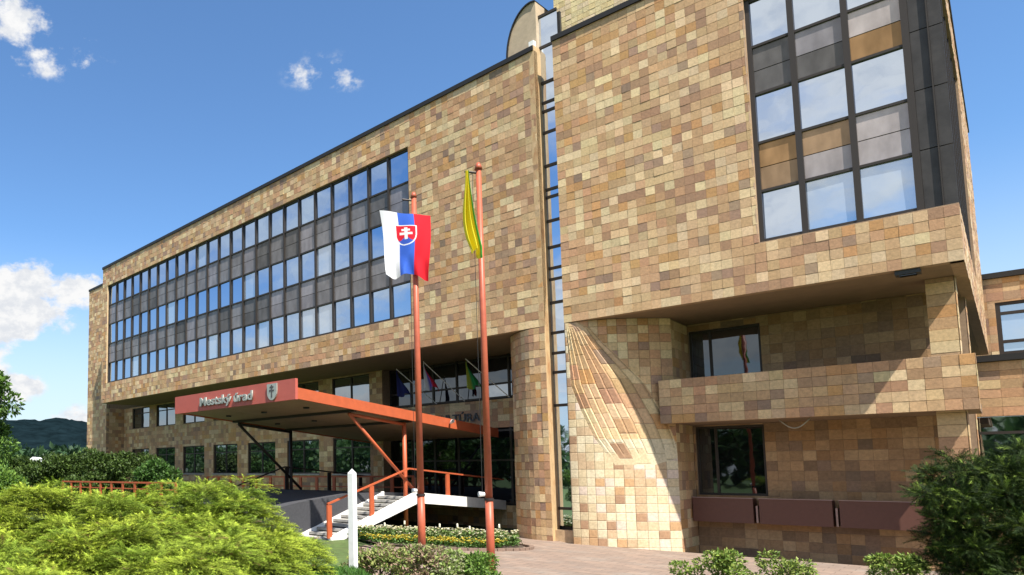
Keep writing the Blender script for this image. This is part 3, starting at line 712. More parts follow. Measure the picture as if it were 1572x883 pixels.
SG = MB().box(LF, (CU0, CU1+.02), (9.84, 9.98), (5.90, 6.76)).build('sign_panel', SIGNRED, CAN)
text_mesh('sign_lettering', 'Mestsk\u00fd \u00farad', .56, .035, GALV, lambda x, y, z: LF(-11.62+x, 10.04+z, 6.12+y), SG, .014, 4.0)
# shield with a dark double cross
def shield_pts(c, w, h, z0):
    P = [(-w/2, h/2), (w/2, h/2), (w/2, .05*h)]+[(w/2*math.cos(a), .05*h-(.55*h)*math.sin(a)) for a in (.35, .7, 1.05, 1.35)]+[(0, -h/2)]
    P += [(-x, y) for x, y in P[:2:-1][1:]]
    out = []
    for p in P:
        if p not in out: out.append(p)
    return out
SP = shield_pts(0, .62, .70, 0)
mb = MB(); n = len(SP); uc, zc = -6.33, 6.32
mb.poly([LF(uc+x, 9.985, zc+z) for x, z in SP]+[LF(uc+x, 10.05, zc+z) for x, z in SP], [tuple(range(n)), tuple(range(2*n-1, n-1, -1))]+[(i, (i+1) % n, n+(i+1) % n, n+i) for i in range(n)])
mb.cur = 1
for a, b, c, d in ((-.035, .035, -.24, .30), (-.12, .12, .17, .235), (-.16, .16, .02, .09)): mb.box(LF, (uc+a, uc+b), (10.051, 10.06+.002*abs(a)), (zc+c, zc+d))
mb.build('shield_emblem', [GALV, LETTER], SG)
t = MB(); t.tube([LF(CU1+.02, -.35, cz(-.35)+.22), LF(CU1+.32, -.15, cz(-.2)+.30)], .05, 8, .09); t.build('spotlight', WHITEMETAL, CAN, smooth=True)
MB().tube([LF(CU1+.32, -.15, cz(-.2)+.30), LF(CU1+.36, -.12, cz(-.2)+.31)], .075, 8).build('spotlight_lens', LAMP, CAN)

# ------------------------------------------------------------------ deck, stairs, rails
def dz(o): return 1.98+(o-2.33)*(1.98-1.42)/(2.33+5.2) if o < 2.33 else 1.98
def deck(u0, u1, o0, o1, t0, t1):
    return [LF(u0, o1, dz(o1)+t0), LF(u1, o1, dz(o1)+t0), LF(u1, o0, dz(o0)+t0), LF(u0, o0, dz(o0)+t0), LF(u0, o1, dz(o1)+t1), LF(u1, o1, dz(o1)+t1), LF(u1, o0, dz(o0)+t1), LF(u0, o0, dz(o0)+t1)]
mb = MB(); mb.hexa(deck(-16.5, -5.2, -5.1, 2.33, -.4, 0)); DK = tag(mb.build('entrance_deck', ASPHALT, origin=LF(-10, 0, 1.5)), kind='structure')
mb = MB(); mb.hexa(deck(-5.2, -4.96, -5.1, 2.33, -.46, .03)); mb.build('deck_fascia', WHITE, DK)
# asphalt drive that comes up to the deck
V = []; F = []; P = [(2.33, 1.975), (5, 1.95), (8, 1.62), (12, .95), (17, .2), (22, .05)]
mb = MB()
for (o0, z0), (o1, z1) in zip(P[:-1], P[1:]):
    mb.hexa([LF(-16.5, o1, -.2), LF(-6.95, o1, -.2), LF(-6.95, o0, -.2), LF(-16.5, o0, -.2), LF(-16.5, o1, z1), LF(-6.95, o1, z1), LF(-6.95, o0, z0), LF(-16.5, o0, z0)])
tag(mb.build('driveway', ASPHALT, origin=LF(-11, 8, 0)), kind='structure')
ST = empty('entrance_stairs', LF(-6, 5, 0), 'short flight of white concrete steps with dark stains leading up under the canopy', 'stairs')
NS = 11
for i in range(NS):
    z1 = 1.98-i*(1.80/NS); o0 = 2.33+i*(5.6/NS); dzs = 1.80/NS
    MB().box(LF, (-6.9, -5.17), (o0+.004, o0+5.6/NS+.03), (z1-dzs-.12, z1-dzs)).build('step', STEP, ST, bevel=.012)
for u0, u1 in ((-5.165, -4.96), (-7.05, -6.905)):
    mb = MB(); mb.hexa([LF(u0, 8.0, -.1), LF(u1, 8.0, -.1), LF(u1, 2.335, 1.48), LF(u0, 2.335, 1.48), LF(u0, 8.0, .22), LF(u1, 8.0, .22), LF(u1, 2.335, 2.01), LF(u0, 2.335, 2.01)])
    mb.build('stringer', WHITE, ST)
def rail(name, u, pts, posts, mt, label, w=.09, h=.07, pw=.26):
    t = empty(name, LF(u, pts[0][0], 1), label, 'railing')
    for (o0, z0), (o1, z1) in zip(pts[:-1], pts[1:]): MB().bar(LF(u, o0, z0), LF(u, o1, z1), w, h).build('handrail', mt, t)
    for o, z0, z1 in posts: MB().box(LF, (u-.035, u+.035), (o-pw/2, o+pw/2), (z0, z1)).build('post', mt, t)
    return t
rail('stair_railing', -5.07, [(8.1, 1.62), (2.75, 3.12), (-5.1, 2.56)], [(8.0, .2, 1.58), (5.35, 1.0, 2.35), (1.95, 1.98, 3.02), (-.2, 1.8, 2.86), (-3.6, 1.55, 2.62)], RED, 'red painted flat bar railing beside the white steps and deck')
rail('deck_railing', -13.43, [(7.6, 1.86), (3.0, 3.25), (-.6, 2.97), (-5.0, 2.60)], [(5.4, 1.7, 2.5), (2.85, 1.98, 3.2), (-.5, 1.78, 2.93), (-3.2, 1.58, 2.7)], STEEL_AND_SHADE, 'dark railing in shade on the far side of the canopy deck')
def long_rail(label, o, u0, u1, n, zb, zt0, zt1, mids):
    t = empty('long_railing', LF((u0+u1)/2, o, 1), label, 'railing')
    z = lambda u: zt0+(zt1-zt0)*(u-u0)/(u1-u0)
    MB().bar(LF(u0, o, z(u0)), LF(u1, o, z(u1)), .10, .10).build('handrail', RED, t)
    for mdz in mids: MB().bar(LF(u0, o, z(u0)-mdz), LF(u1, o, z(u1)-mdz), .05, .06).build('lower_rail', RED, t)
    for i in range(n+1):
        u = u0+(u1-u0)*i/n; MB().box(LF, (u-.11, u+.11), (o-.04, o+.04), (zb, z(u)-.05)).build('post', RED, t)
long_rail('long low red railing running along the hedge in front of the far windows', 8.0, -32.2, -16.9, 10, .1, 2.28, 2.34, (.38,))
long_rail('red railing with lower bar behind the dark canopy post', -2.0, -28, -8.5, 13, 1.4, 2.58, 2.72, (.6,))

# ------------------------------------------------------------------ flagpoles and flags
def flagpole(x, y, h, label, q=1.):
    t = empty('flagpole', (x, y, ground_z(x, y)-.05), label, 'flagpole', 'orange red flagpoles in front of the entrance')
    z0 = ground_z(x, y)-.05
    MB().tube([(x, y, z0), (x, y, z0+2.2)], .135*q, 16, .13*q).build('lower_tube', POLE, t, smooth=True)
    MB().tube([(x, y, z0+2.2), (x, y, h)], .12*q, 16, .09*q).build('upper_tube', POLE, t, smooth=True)
    MB().tube([(x, y, h), (x, y, h+.12), (x, y, h+.2)], .12, 12, .05).build('finial', POLE, t, smooth=True)
    MB().tube([(x, y, z0+2.17), (x, y, z0+2.24)], .155*q, 16).build('collar', STEEL_AND_SHADE, t)
    a = Vector((-RH.x, -RH.y, 0))
    p = Vector((x, y, h-.12)); MB().tube([p, p+a*.42+Vector((0, 0, .05))], .035, 8).build('pulley_arm', STEEL_AND_SHADE, t)
    p = Vector((x, y, z0+2.35)); MB().tube([p+a*.13, p+a*.30], .06, 8, .08).build('winch', WHITEMETAL, t)
    hq = a*.19; MB().tube([Vector((x, y, z0+2.4))+hq, Vector((x, y, h-.15))+hq], .008, 5).build('halyard', LAMP, t)
P1 = (-13.90, 21.26); P2 = (-10.30, 19.28)
flagpole(*P1, 12.95, 'orange red flagpole carrying the white, blue and red flag')
flagpole(*P2, 12.2, 'orange red flagpole carrying the limp yellow flag, nearer to the rounded pillar', .86)
def in_shield(x, y):   # unit shield, x -0.5..0.5, y 0.5 top .. -0.6
    if y > .5 or y < -.62: return False
    if y > .0: return abs(x) < .5
    return abs(x) < .5*math.sqrt(max(0, 1-(y/.62)**2))
def flag_colour(a, b):   # a 0..1 left to right, b 0..1 top to bottom
    W_, B_, R_ = (.85, .85, .88), (.05, .14, .62), (.75, .02, .035)
    x, y = (a-.485)/.40, (.345-b)/.27
    if in_shield(x/1.12, y/1.10):
        if not in_shield(x, y): return (.88, .88, .9)
        cr = abs(x) < .085 and -.30 < y < .42 or abs(x) < .22 and .20 < y < .31 or abs(x) < .33 and -.03 < y < .10
        if cr: return (.9, .9, .9)
        hill = y < -.27+.10*math.cos(x*9)
        return (.05, .12, .55) if hill else (.72, .02, .04)
    return W_ if a < .345 else B_ if a < .675 else R_
c = Vector((P1[0], P1[1], 0)); ax = (RH*1.0+Vector((.0, -.30, 0))).normalized(); nrm = Vector((ax.y, -ax.x, 0))
NA, NB = 120, 160; V = []; T = []; F = []
for j in range(NB+1):
    b = j/NB
    for i in range(NA+1):
        a = i/NA
        w = 1.78*(1-.18*b)                       # the cloth narrows as it hangs
        x = -1.22+.22*b+a*w+.03*math.sin(b*5)
        z = 12.50-.05*math.sin(a*3.1)-.34*a-2.33*b*(1+.06*math.sin(a*6.1+1.))
        fold = (.10*math.sin(a*11+b*2.2)*(.35+.65*b)+.06*math.sin(a*4-3*b)+.11*ss(b, .65, 1)*math.sin(a*17+1))
        p = c+ax*x+nrm*(.24+fold); V.append((p.x, p.y, z))
        T.append(flag_colour(min(.999, a), b))
for j in range(NB):
    for i in range(NA): F += [j*(NA+1)+i, j*(NA+1)+i+1, (j+1)*(NA+1)+i+1, (j+1)*(NA+1)+i]
org = Vector((P1[0], P1[1], 12.2))
fl = link('national_flag', mesh_np('national_flag', V, F, [4]*(len(F)//4), [FLAGM], org, None, np.array(T), True), None, org)
tag(fl, 'flag of white, blue and red upright stripes with double cross shield hanging on its pole', 'flag')
# limp yellow flag with a green strip
V = []; T = []; F = []; NA, NB = 26, 60; c = Vector((P2[0], P2[1], 0)); a_ = Vector((-RH.x, -RH.y, 0)); n_ = Vector((RH.y, -RH.x, 0))
for j in range(NB+1):
    b = j/NB
    for i in range(NA+1):
        a = i/NA; wd = .10+.36*ss(b, 0, .8)-.12*ss(b, .86, 1)
        x = .42-.16*b+(.10*math.sin(b*3)) - wd*(a-.35)*.95 if b < 2 else 0
        y = .16*math.sin(a*15)*(.3+.7*b)+.05*math.sin(b*7)
        z = 12.1-2.45*b-.25*a*b-.10*math.sin(a*9)*b
        p = c+a_*(x)+n_*(.14+y); V.append((p.x, p.y, z)); T.append((.80, .68, .04) if a < .88 else (.06, .30, .05))
for j in range(NB):
    for i in range(NA): F += [j*(NA+1)+i, j*(NA+1)+i+1, (j+1)*(NA+1)+i+1, (j+1)*(NA+1)+i]
org = Vector((P2[0], P2[1], 11.8))
tag(link('town_flag', mesh_np('town_flag', V, F, [4]*(len(F)//4), [FLAGM], org, None, np.array(T), True), None, org), 'limp yellow flag with a green strip hanging folded beside its pole', 'flag')
# three small flags on slanting staffs above the entrance
for u, zt, cols, lab in ((-10.35, 8.95, [(.03, .035, .14), (.03, .04, .16), (.035, .045, .18)], 'small dark blue flag on a slanting staff above the entrance'),
                    (-8.45, 9.15, [(.75, .75, .78), (.15, .12, .45), (.65, .03, .06)], 'small white, blue and red flag on a slanting staff in the entrance shade'),
                    (-5.75, 8.95, [(.30, .36, .05), (.03, .24, .08), (.02, .20, .06)], 'small green flag on a slanting staff above the entrance near the rounded pillar')):
    t = empty('staff_flag', LF(u+1.1, -4.9, 6.95), lab, 'flag', 'small flags above the entrance')
    MB().tube([LF(u+1.15, ZE+.05, 6.95), LF(u, -3.0, zt)], .025, 8).build('staff', WHITEMETAL, t)
    V = []; T = []; F = []
    for j in range(25):
        b = j/24
        for i in range(13):
            a = i/12; wd = .18+.75*ss(b, 0, .9)
            V.append(LF(u+.02+wd*(a-.1)*.62+.1*b, -3.0-.55*a*b+.12*math.sin(a*13)*(.2+b), zt-.02-1.45*b-.45*a*(1-b*.6)-.15*math.sin(a*7)*b)); T.append(cols[min(2, int(a*3))])
    for j in range(24):
        for i in range(12): F += [j*13+i, j*13+i+1, (j+1)*13+i+1, (j+1)*13+i]
    link('cloth', mesh_np('cloth', V, F, [4]*(len(F)//4), [FLAGM], ORG[t.name], None, np.array(T), True), t)
# white post
wx, wy = -8.72, 10.95; wz = ground_z(wx, wy)
mb = MB(); r = .062
P = [(wx+r*i, wy+r*j, z) for z in (wz-.3, 2.93) for i, j in ((-1, -1), (1, -1), (1, 1), (-1, 1))]+[(wx, wy, 3.02)]
mb.poly(P, [(0, 1, 5, 4), (1, 2, 6, 5), (2, 3, 7, 6), (3, 0, 4, 7), (4, 5, 8), (5, 6, 8), (6, 7, 8), (7, 4, 8)])
tag(mb.build('white_post', WHITEPAINT, origin=(wx, wy, wz)), 'slim white wooden post with pointed top standing on the lawn beside the junipers', 'post')

# ------------------------------------------------------------------ plants
def unit(a): return a/np.maximum(np.linalg.norm(a, axis=1, keepdims=True), 1e-6)
def scatter(name, P, D, U, S, tv, tf, col, vmul, mt, parent=None, origin=(0, 0, 0), extra=None):
    """copies of one small leaf shape (tv, tf) at P, along D, upper side U, scaled S; ONE mesh"""
    P = np.asarray(P, float); D = unit(np.asarray(D, float)); X = unit(np.cross(D, np.asarray(U, float))); Uo = np.cross(X, D)
    tv = np.asarray(tv, float); n, k = len(P), len(tv); S = np.broadcast_to(np.asarray(S, float).reshape(-1, 1, 1), (n, 1, 1))
    V = P[:, None]+S*(tv[None, :, 0:1]*X[:, None]+tv[None, :, 1:2]*D[:, None]+tv[None, :, 2:3]*Uo[:, None])
    T = np.asarray(col)[:, None, :]*np.asarray(vmul)[None, :, None]
    tf_ = np.array([i for f in tf for i in f]); sz = [len(f) for f in tf]
    F = (np.arange(n)[:, None]*k+tf_[None]).ravel(); sizes = np.tile(sz, n)
    V = V.reshape(-1, 3); T = T.reshape(-1, 3); mats = [mt]; mi = np.zeros(len(sizes), int)
    if extra is not None:
        ev, ef, em = extra; b = len(V); V = np.vstack([V, ev]); T = np.vstack([T, np.full((len(ev), 3), .03)])
        F = np.concatenate([F, np.array([i+b for f in ef for i in f])]); sizes = np.concatenate([sizes, [len(f) for f in ef]]); mats.append(em); mi = np.concatenate([mi, np.ones(len(ef), int)])
    org = ORG[parent.name] if parent is not None else Vector(origin)
    return link(name, mesh_np(name, V, F, sizes, mats, org, mi, T), parent, org)
# juniper spray: a feathery flat twig of many narrow leaflets
tv, tf, vm = [], [], []
for i in range(7):
    t_ = i/6; y = t_*.9; L = .34*(1-.65*t_)+.05
    for s in (-1, 1):
        b = len(tv); zc_ = .16*t_-.28*t_*t_
        tv += [(s*.0, y-.035, zc_), (s*.0, y+.045, zc_), (s*L*.72, y+L*.95, zc_-.05*L+.04*s*((i % 2)*2-1))]; tf.append((b, b+1, b+2)); q = .5+.62*t_; vm += [q*.75, q*.75, q*1.25]
b = len(tv); tv += [(-.03, .7, -.02), (.03, .7, -.02), (0, 1.15, -.14)]; tf.append((b, b+1, b+2)); vm += [1, 1, 1.4]
SPR = (tv, tf, vm)
rng = np.random.default_rng(5)
def gpos(a, d): t = (a-345)/1058.5; return FH*d+RH*(t*d)
def jtop(a, d):
    z = 1.50+.150*(d-6.5)+.08*math.sin(a*.021+d*1.1)+.07*math.sin(a*.047-d*1.7)
    z += .13*math.exp(-((a-345)/50)**2)*ss(d, 9.5, 12)+.05*ss(a, 250, 300)
    e = ss(a, 350, 548-8*max(0, 9-d)); return z-e*1.40
P, Dd, Uu, S, Cc = [], [], [], [], []
for k in range(900):
    d = 5.6+7.4*rng.random()**.62; a = rng.uniform(-170, 536); up1 = k < 560
    c = gpos(a, d); low = rng.normal(0, .12)+.05 if up1 else rng.uniform(.35, .9); zt = jtop(a, d)-low
    gz_ = ground_z(c.x, c.y)
    if zt < gz_+.05: continue
    R_ = rng.uniform(.26, .58) if up1 else rng.uniform(.3, .6); az0 = rng.uniform(0, 6.283); el = rng.uniform(.5, 1.)
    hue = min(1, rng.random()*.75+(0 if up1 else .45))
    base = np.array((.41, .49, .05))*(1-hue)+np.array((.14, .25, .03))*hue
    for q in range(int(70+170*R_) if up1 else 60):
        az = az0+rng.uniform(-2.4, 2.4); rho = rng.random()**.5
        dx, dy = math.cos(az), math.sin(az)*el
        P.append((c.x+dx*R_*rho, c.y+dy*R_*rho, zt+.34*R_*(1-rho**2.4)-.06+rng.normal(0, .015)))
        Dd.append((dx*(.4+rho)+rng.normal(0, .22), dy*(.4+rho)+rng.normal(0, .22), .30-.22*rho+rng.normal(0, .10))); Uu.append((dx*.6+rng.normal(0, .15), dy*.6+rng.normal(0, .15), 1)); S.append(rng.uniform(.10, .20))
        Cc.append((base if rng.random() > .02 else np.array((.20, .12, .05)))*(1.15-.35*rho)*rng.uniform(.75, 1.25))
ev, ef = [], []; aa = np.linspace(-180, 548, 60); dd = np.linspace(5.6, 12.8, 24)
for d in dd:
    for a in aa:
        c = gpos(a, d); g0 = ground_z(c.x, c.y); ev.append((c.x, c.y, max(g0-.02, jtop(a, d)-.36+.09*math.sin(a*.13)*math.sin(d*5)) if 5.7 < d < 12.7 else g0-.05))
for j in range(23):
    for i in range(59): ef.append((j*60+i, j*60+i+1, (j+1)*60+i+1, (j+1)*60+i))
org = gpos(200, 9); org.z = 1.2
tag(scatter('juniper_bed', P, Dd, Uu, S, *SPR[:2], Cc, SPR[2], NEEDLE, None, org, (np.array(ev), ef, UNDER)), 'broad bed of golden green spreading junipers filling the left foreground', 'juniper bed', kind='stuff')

LEAFQ = ([(0, 0, 0), (-.28, .45, .04), (0, 1, -.05), (.28, .45, .04)], [(0, 1, 2, 3)], [.8, 1, 1.15, 1])
def clump_crown(rng, blobs, n, flat=1., inner=.35, surf=.75):
    """points on and inside a set of ellipsoid clumps (centre, radii)"""
    P, D = [], []; w = np.array([r[0]*r[1]+r[1]*r[2]+r[0]*r[2] for c, r in blobs]); w = w/w.sum()
    for (c, r), k in zip(blobs, rng.multinomial(n, w)):
        v = unit(rng.normal(size=(k, 3))); rad = np.where(rng.random(k) < surf, rng.uniform(.82, 1.08, k), rng.uniform(inner, .85, k))
        P.append(np.array(c)+v*rad[:, None]*np.array(r)); D.append(v)
    return np.vstack(P), np.vstack(D)
def shrub(name, label, cat, base, blobs, n, size, cols, mt=LEAF, group=None, stems=5, tmpl=LEAFQ, seed=1, droop=.0, jitter=.6, trunk_h=.5, surf=.75):
    rng = np.random.default_rng(seed); t = empty(name, base, label, cat, group)
    bl = [((base[0]+c[0], base[1]+c[1], base[2]+c[2]), r) for c, r in blobs]
    P, D = clump_crown(rng, bl, n, surf=surf); k = len(P)
    D2 = D+rng.normal(0, jitter, (k, 3)); D2[:, 2] += .15-droop
    U = D*.4+rng.normal(0, .5, (k, 3)); U[:, 2] += .8
    i = rng.integers(0, len(cols), k); C = np.array(cols)[i]*rng.uniform(.7, 1.3, (k, 1))
    scatter('foliage', P, D2, U, size*rng.uniform(.6, 1.35, k), *tmpl[:2], C, tmpl[2], mt, t)
    mb = MB()
    for s in range(stems):
        c, r = bl[rng.integers(0, len(bl))]; e = Vector(c)+Vector((rng.normal(0, r[0]*.3), rng.normal(0, r[1]*.3), r[2]*.3)); b = Vector(base)+Vector((rng.normal(0, .06), rng.normal(0, .06), -.05))
        mid = (b+e)/2+Vector((rng.normal(0, .1), rng.normal(0, .1), .1)); mb.tube([b, mid, e], .03*trunk_h*2, 6, .008)
    mb.build('stems', BARK, t, smooth=True); return t
def blobs_rand(rng, n, R, H, r0, r1, zmin=.25):
    out = []
    for _ in range(n):
        a = rng.uniform(0, 6.283); q = rng.random()**.6; z = rng.uniform(zmin, 1)
        w = math.sqrt(max(.05, 1-(z-.35)**2/.55)); s = rng.uniform(r0, r1)
        out.append(((R*q*w*math.cos(a), R*q*w*math.sin(a), H*z-s*.5), (s, s, s*.72)))
    return out
# row of dark shrubs along the far railing
dark = [(.06, .105, .02), (.085, .135, .026), (.04, .07, .016)]
for i, (a, d, zt, R_, lab) in enumerate(((22, 57, 4.2, 3.2, 'dark green shrub at the left end of the hedge row below the wooded hill'), (82, 57, 4.3, 3.3, 'dark green bushy shrub standing in front of the tiled end bay'),
        (146, 58, 4.75, 3.4, 'tall dark green shrub hiding the foot of the recessed wall'), (200, 57, 4.5, 3.1, 'dark shrub below the first far ground floor windows'), (246, 54, 3.9, 1.9, 'fresh green shrub at the right end of the hedge row beside the far windows'))):
    c = gpos(a, d); r2 = np.random.default_rng(20+i); b = (c.x, c.y, ground_z(c.x, c.y))
    cols = dark if i < 4 else [(.05, .12, .022), (.08, .16, .03), (.04, .085, .02)]
    shrub('dark_shrub', lab, 'shrub', b, blobs_rand(r2, 30, R_, zt-b[2], .5, 1.1), 11000, .26, cols, group='dark shrubs along the far railing', seed=40+i)
c = gpos(2, 22); b = (c.x, c.y, ground_z(c.x, c.y))
shrub('light_shrub', 'bright green rounded shrub at the left edge of the view above the junipers', 'shrub', b, blobs_rand(np.random.default_rng(3), 14, .95, 3.35-b[2], .3, .5), 6000, .12, [(.12, .22, .03), (.16, .26, .04), (.07, .14, .025)], seed=8)
# large evergreen on the right
r2 = np.random.default_rng(77); c = gpos(1548, 14.2); b = (c.x, c.y, ground_z(c.x, c.y)); bl = []
for k in range(85):
    a = r2.uniform(0, 6.283); z = r2.uniform(.1, 2.9); R_ = 1.45*math.sqrt(max(.08, 1-((z-1.5)/1.9)**2))*r2.uniform(.35, 1.0)
    bl.append(((R_*math.cos(a), R_*math.sin(a), z), (r2.uniform(.28, .5), r2.uniform(.28, .5), r2.uniform(.10, .2))))
for l_, z, r_ in ((2.0, 2.42, .22), (1.75, 2.38, .34), (1.4, 2.22, .45), (1.45, 3.18, .15), (1.35, 3.05, .26), (1.05, 2.85, .40), (.15, 3.2, .26), (-.1, 3.28, .30), (-.5, 3.1, .4), (1.55, 1.75, .36), (1.72, 1.95, .24), (.45, 2.95, .35), (1.25, 1.3, .4), (1.15, .8, .4)):
    bl.append(((-RH.x*l_-.25*FH.x, -RH.y*l_-.25*FH.y, z), (r_, r_, max(.06, r_*.28))))
for k in range(26):      # tiers of branch tips on the side towards the plaza
    a_ = r2.uniform(-1.5, 1.5); z = r2.uniform(.6, 3.0); q = 1.55*math.sqrt(max(.1, 1-((z-1.5)/2.0)**2))+r2.uniform(-.1, .25)
    v_ = (-FH)*math.cos(a_)-RH*math.sin(a_); r_ = r2.uniform(.2, .36); bl.append(((v_.x*q, v_.y*q, z), (r_, r_, .07)))
shrub('evergreen_shrub', 'large dark evergreen shrub with lighter tips in front of the right corner', 'evergreen', b, bl, 21000, .21, [(.025, .045, .011), (.03, .055, .013), (.045, .08, .016), (.02, .035, .010), (.15, .22, .035)], mt=NEEDLE, tmpl=SPR, seed=9, stems=10, jitter=.45)
# low light green shrubs on the plaza edge
for i, (a, d, R_, zt, lab) in enumerate(((1080, 17.0, .82, 1.03, 'low yellow green shrub in front of the carved pillar, largest of the plaza shrubs'), (1190, 17.2, .62, .90, 'thin straggly low shrub in front of the brown planters'), (1362, 17.4, .72, .98, 'low bright green shrub beside the large dark evergreen'))):
    c = gpos(a, d); b = (c.x, c.y, ground_z(c.x, c.y)); n_ = (4200, 1900, 3400)[i]
    shrub('low_shrub', lab, 'shrub', b, blobs_rand(np.random.default_rng(60+i), (16, 11, 13)[i], R_, zt-b[2], .13, .27, .2), n_, .085, [(.22, .30, .05), (.15, .23, .04), (.28, .33, .08), (.10, .16, .03)], group='low shrubs on the plaza edge', seed=70+i)
for i, (a, d, R_, zt, lab) in enumerate(((580, 17.2, .85, 1.12, 'olive and pinkish mixed shrub beside the white post'), (640, 17.8, .8, 1.05, 'reddish green low shrub around the foot of the left flagpole'), (690, 17.6, .75, .98, 'pale green low shrub between the two flagpoles'), (728, 17.4, .5, .93, 'fresh green low shrub at the foot of the right flagpole'))):
    c = gpos(a, d); b = (c.x, c.y, ground_z(c.x, c.y))
    cols = [[(.24, .26, .08), (.30, .33, .10), (.32, .21, .15), (.18, .26, .06)], [(.36, .25, .18), (.27, .30, .10), (.32, .22, .15), (.21, .28, .08)], [(.28, .36, .10), (.40, .40, .24), (.20, .28, .07)], [(.13, .24, .04), (.18, .28, .05), (.10, .17, .03)]][i]
    shrub('border_shrub', lab, 'shrub', b, blobs_rand(np.random.default_rng(80+i), 20, R_, zt-b[2], .16, .30, .2), 5200, .088, cols, group='mixed shrubs in the border under the flagpoles', seed=90+i)
# tree whose branches reach in at the left edge
def tree(name, label, base, H, R_, n, cols, seed, leaf=.2, group=None):
    r2 = np.random.default_rng(seed); t = empty(name, base, label, 'tree', group); mb = MB(); B = Vector(base)
    mb.tube([B-Vector((0, 0, .3)), B+Vector((.1, .05, H*.35)), B+Vector((.0, .1, H*.8))], .03*H, 10, .01*H); mb.build('trunk', BARK, t, smooth=True)
    bl = []; lm = MB()
    for k in range(26):
        a = r2.uniform(0, 6.283); z = r2.uniform(.35, 1); q = r2.uniform(.3, 1)*R_*math.sqrt(max(.1, 1-((z-.62)/.42)**2))
        p = B+Vector((q*math.cos(a), q*math.sin(a), H*z)); bl.append((tuple(p), (r2.uniform(.12, .24)*H*.5, r2.uniform(.12, .24)*H*.5, r2.uniform(.04, .08)*H)))
        s = B+Vector((0, .05, H*z*.72)); lm.tube([s, (s+p)/2+Vector((0, 0, .15)), p], .006*H, 5, .002*H)
    lm.build('limbs', BARK, t, smooth=True)
    P, D = clump_crown(r2, bl, n, surf=.6); k = len(P); U = r2.normal(0, .6, (k, 3)); U[:, 2] += 1
    C = np.array(cols)[r2.integers(0, len(cols), k)]*r2.uniform(.7, 1.3, (k, 1))
    scatter('crown', P, D+r2.normal(0, .7, (k, 3)), U, leaf*r2.uniform(.6, 1.3, k), *LEAFQ[:2], C, LEAFQ[2], LEAF, t)
c = gpos(-38, 40); tree('tree', 'green leafy tree reaching in at the left edge of the view', (c.x, c.y, .1), 8.9, 2.4, 9000, [(.09, .17, .03), (.13, .23, .04), (.05, .10, .02)], 31, .28)
# lower woods at the foot of the hill
r2 = np.random.default_rng(4); bl = []
for k in range(150):
    a = r2.uniform(-140, 260); d = r2.uniform(120, 230); c = gpos(a, d); h = r2.uniform(4, 8.0); bl.append(((c.x, c.y, h*.55), (h*.55, h*.55, h*.5)))
P, D = clump_crown(r2, bl, 26000, surf=.9); k = len(P)
tag(scatter('distant_woods', P, D+r2.normal(0, .5, (k, 3)), r2.normal(0, .5, (k, 3))+np.array((0, 0, 1)), 1.5*r2.uniform(.6, 1.3, k), *LEAFQ[:2], np.array([(.035, .075, .03), (.05, .10, .035), (.028, .06, .028)])[r2.integers(0, 3, k)], LEAFQ[2], LEAF, None, (-110, 60, 0)), 'belt of green woods at the foot of the hill', 'woods', kind='stuff')
# trees across the road behind the photographer: the ground floor windows mirror them
r2 = np.random.default_rng(14); bl = []
for k in range(300):
    x = r2.uniform(-330, 70); y = r2.uniform(-75, -30); h = r2.uniform(9, 15)
    for q in range(3): bl.append(((x+r2.normal(0, 1.5), y+r2.normal(0, 1.5), h*r2.uniform(.35, .75)), (h*.25, h*.25, h*.24)))
P, D = clump_crown(r2, bl, 60000, surf=.9); k = len(P)
tag(scatter('roadside_trees', P, D+r2.normal(0, .5, (k, 3)), r2.normal(0, .5, (k, 3))+np.array((0, 0, 1)), 1.7*r2.uniform(.6, 1.3, k), *LEAFQ[:2], np.array([(.05, .11, .03), (.07, .14, .035), (.04, .08, .025)])[r2.integers(0, 3, k)], LEAFQ[2], LEAF, None, (-20, -55, 0)), 'belt of roadside trees mirrored in the ground floor windows', 'woods', kind='stuff')
# two white houses glimpsed beyond the shrubs
for (a, z, lab) in ((57, 4.75, 'left one of two tiny white house gables glimpsed above the dark shrubs'), (77, 4.6, 'right one of two tiny white house gables glimpsed above the dark shrubs')):
    c = gpos(a, 95); t = empty('distant_house', (c.x, c.y, 0), lab, 'house', 'white houses beyond the shrubs'); e = RH; f = FH; h = .62
    P = [c+e*(i*h)+f*(j*2)+Vector((0, 0, zz)) for zz in (0, z-.3) for i, j in ((-1, -1), (1, -1), (1, 1), (-1, 1))]
    MB().hexa(P).build('wall', WHITEPAINT, t)
    P = [c+e*(i*h*1.1)+f*(j*2.1)+Vector((0, 0, z-.298)) for i, j in ((-1, -1), (1, -1), (1, 1), (-1, 1))]+[c+f*(j*2.1)+Vector((0, 0, z+.25)) for j in (-1, 1)]
    MB().poly(P, [(0, 1, 4), (2, 3, 5), (1, 2, 5, 4), (3, 0, 4, 5), (0, 3, 2, 1)]).build('roof', WHITEPAINT, t)

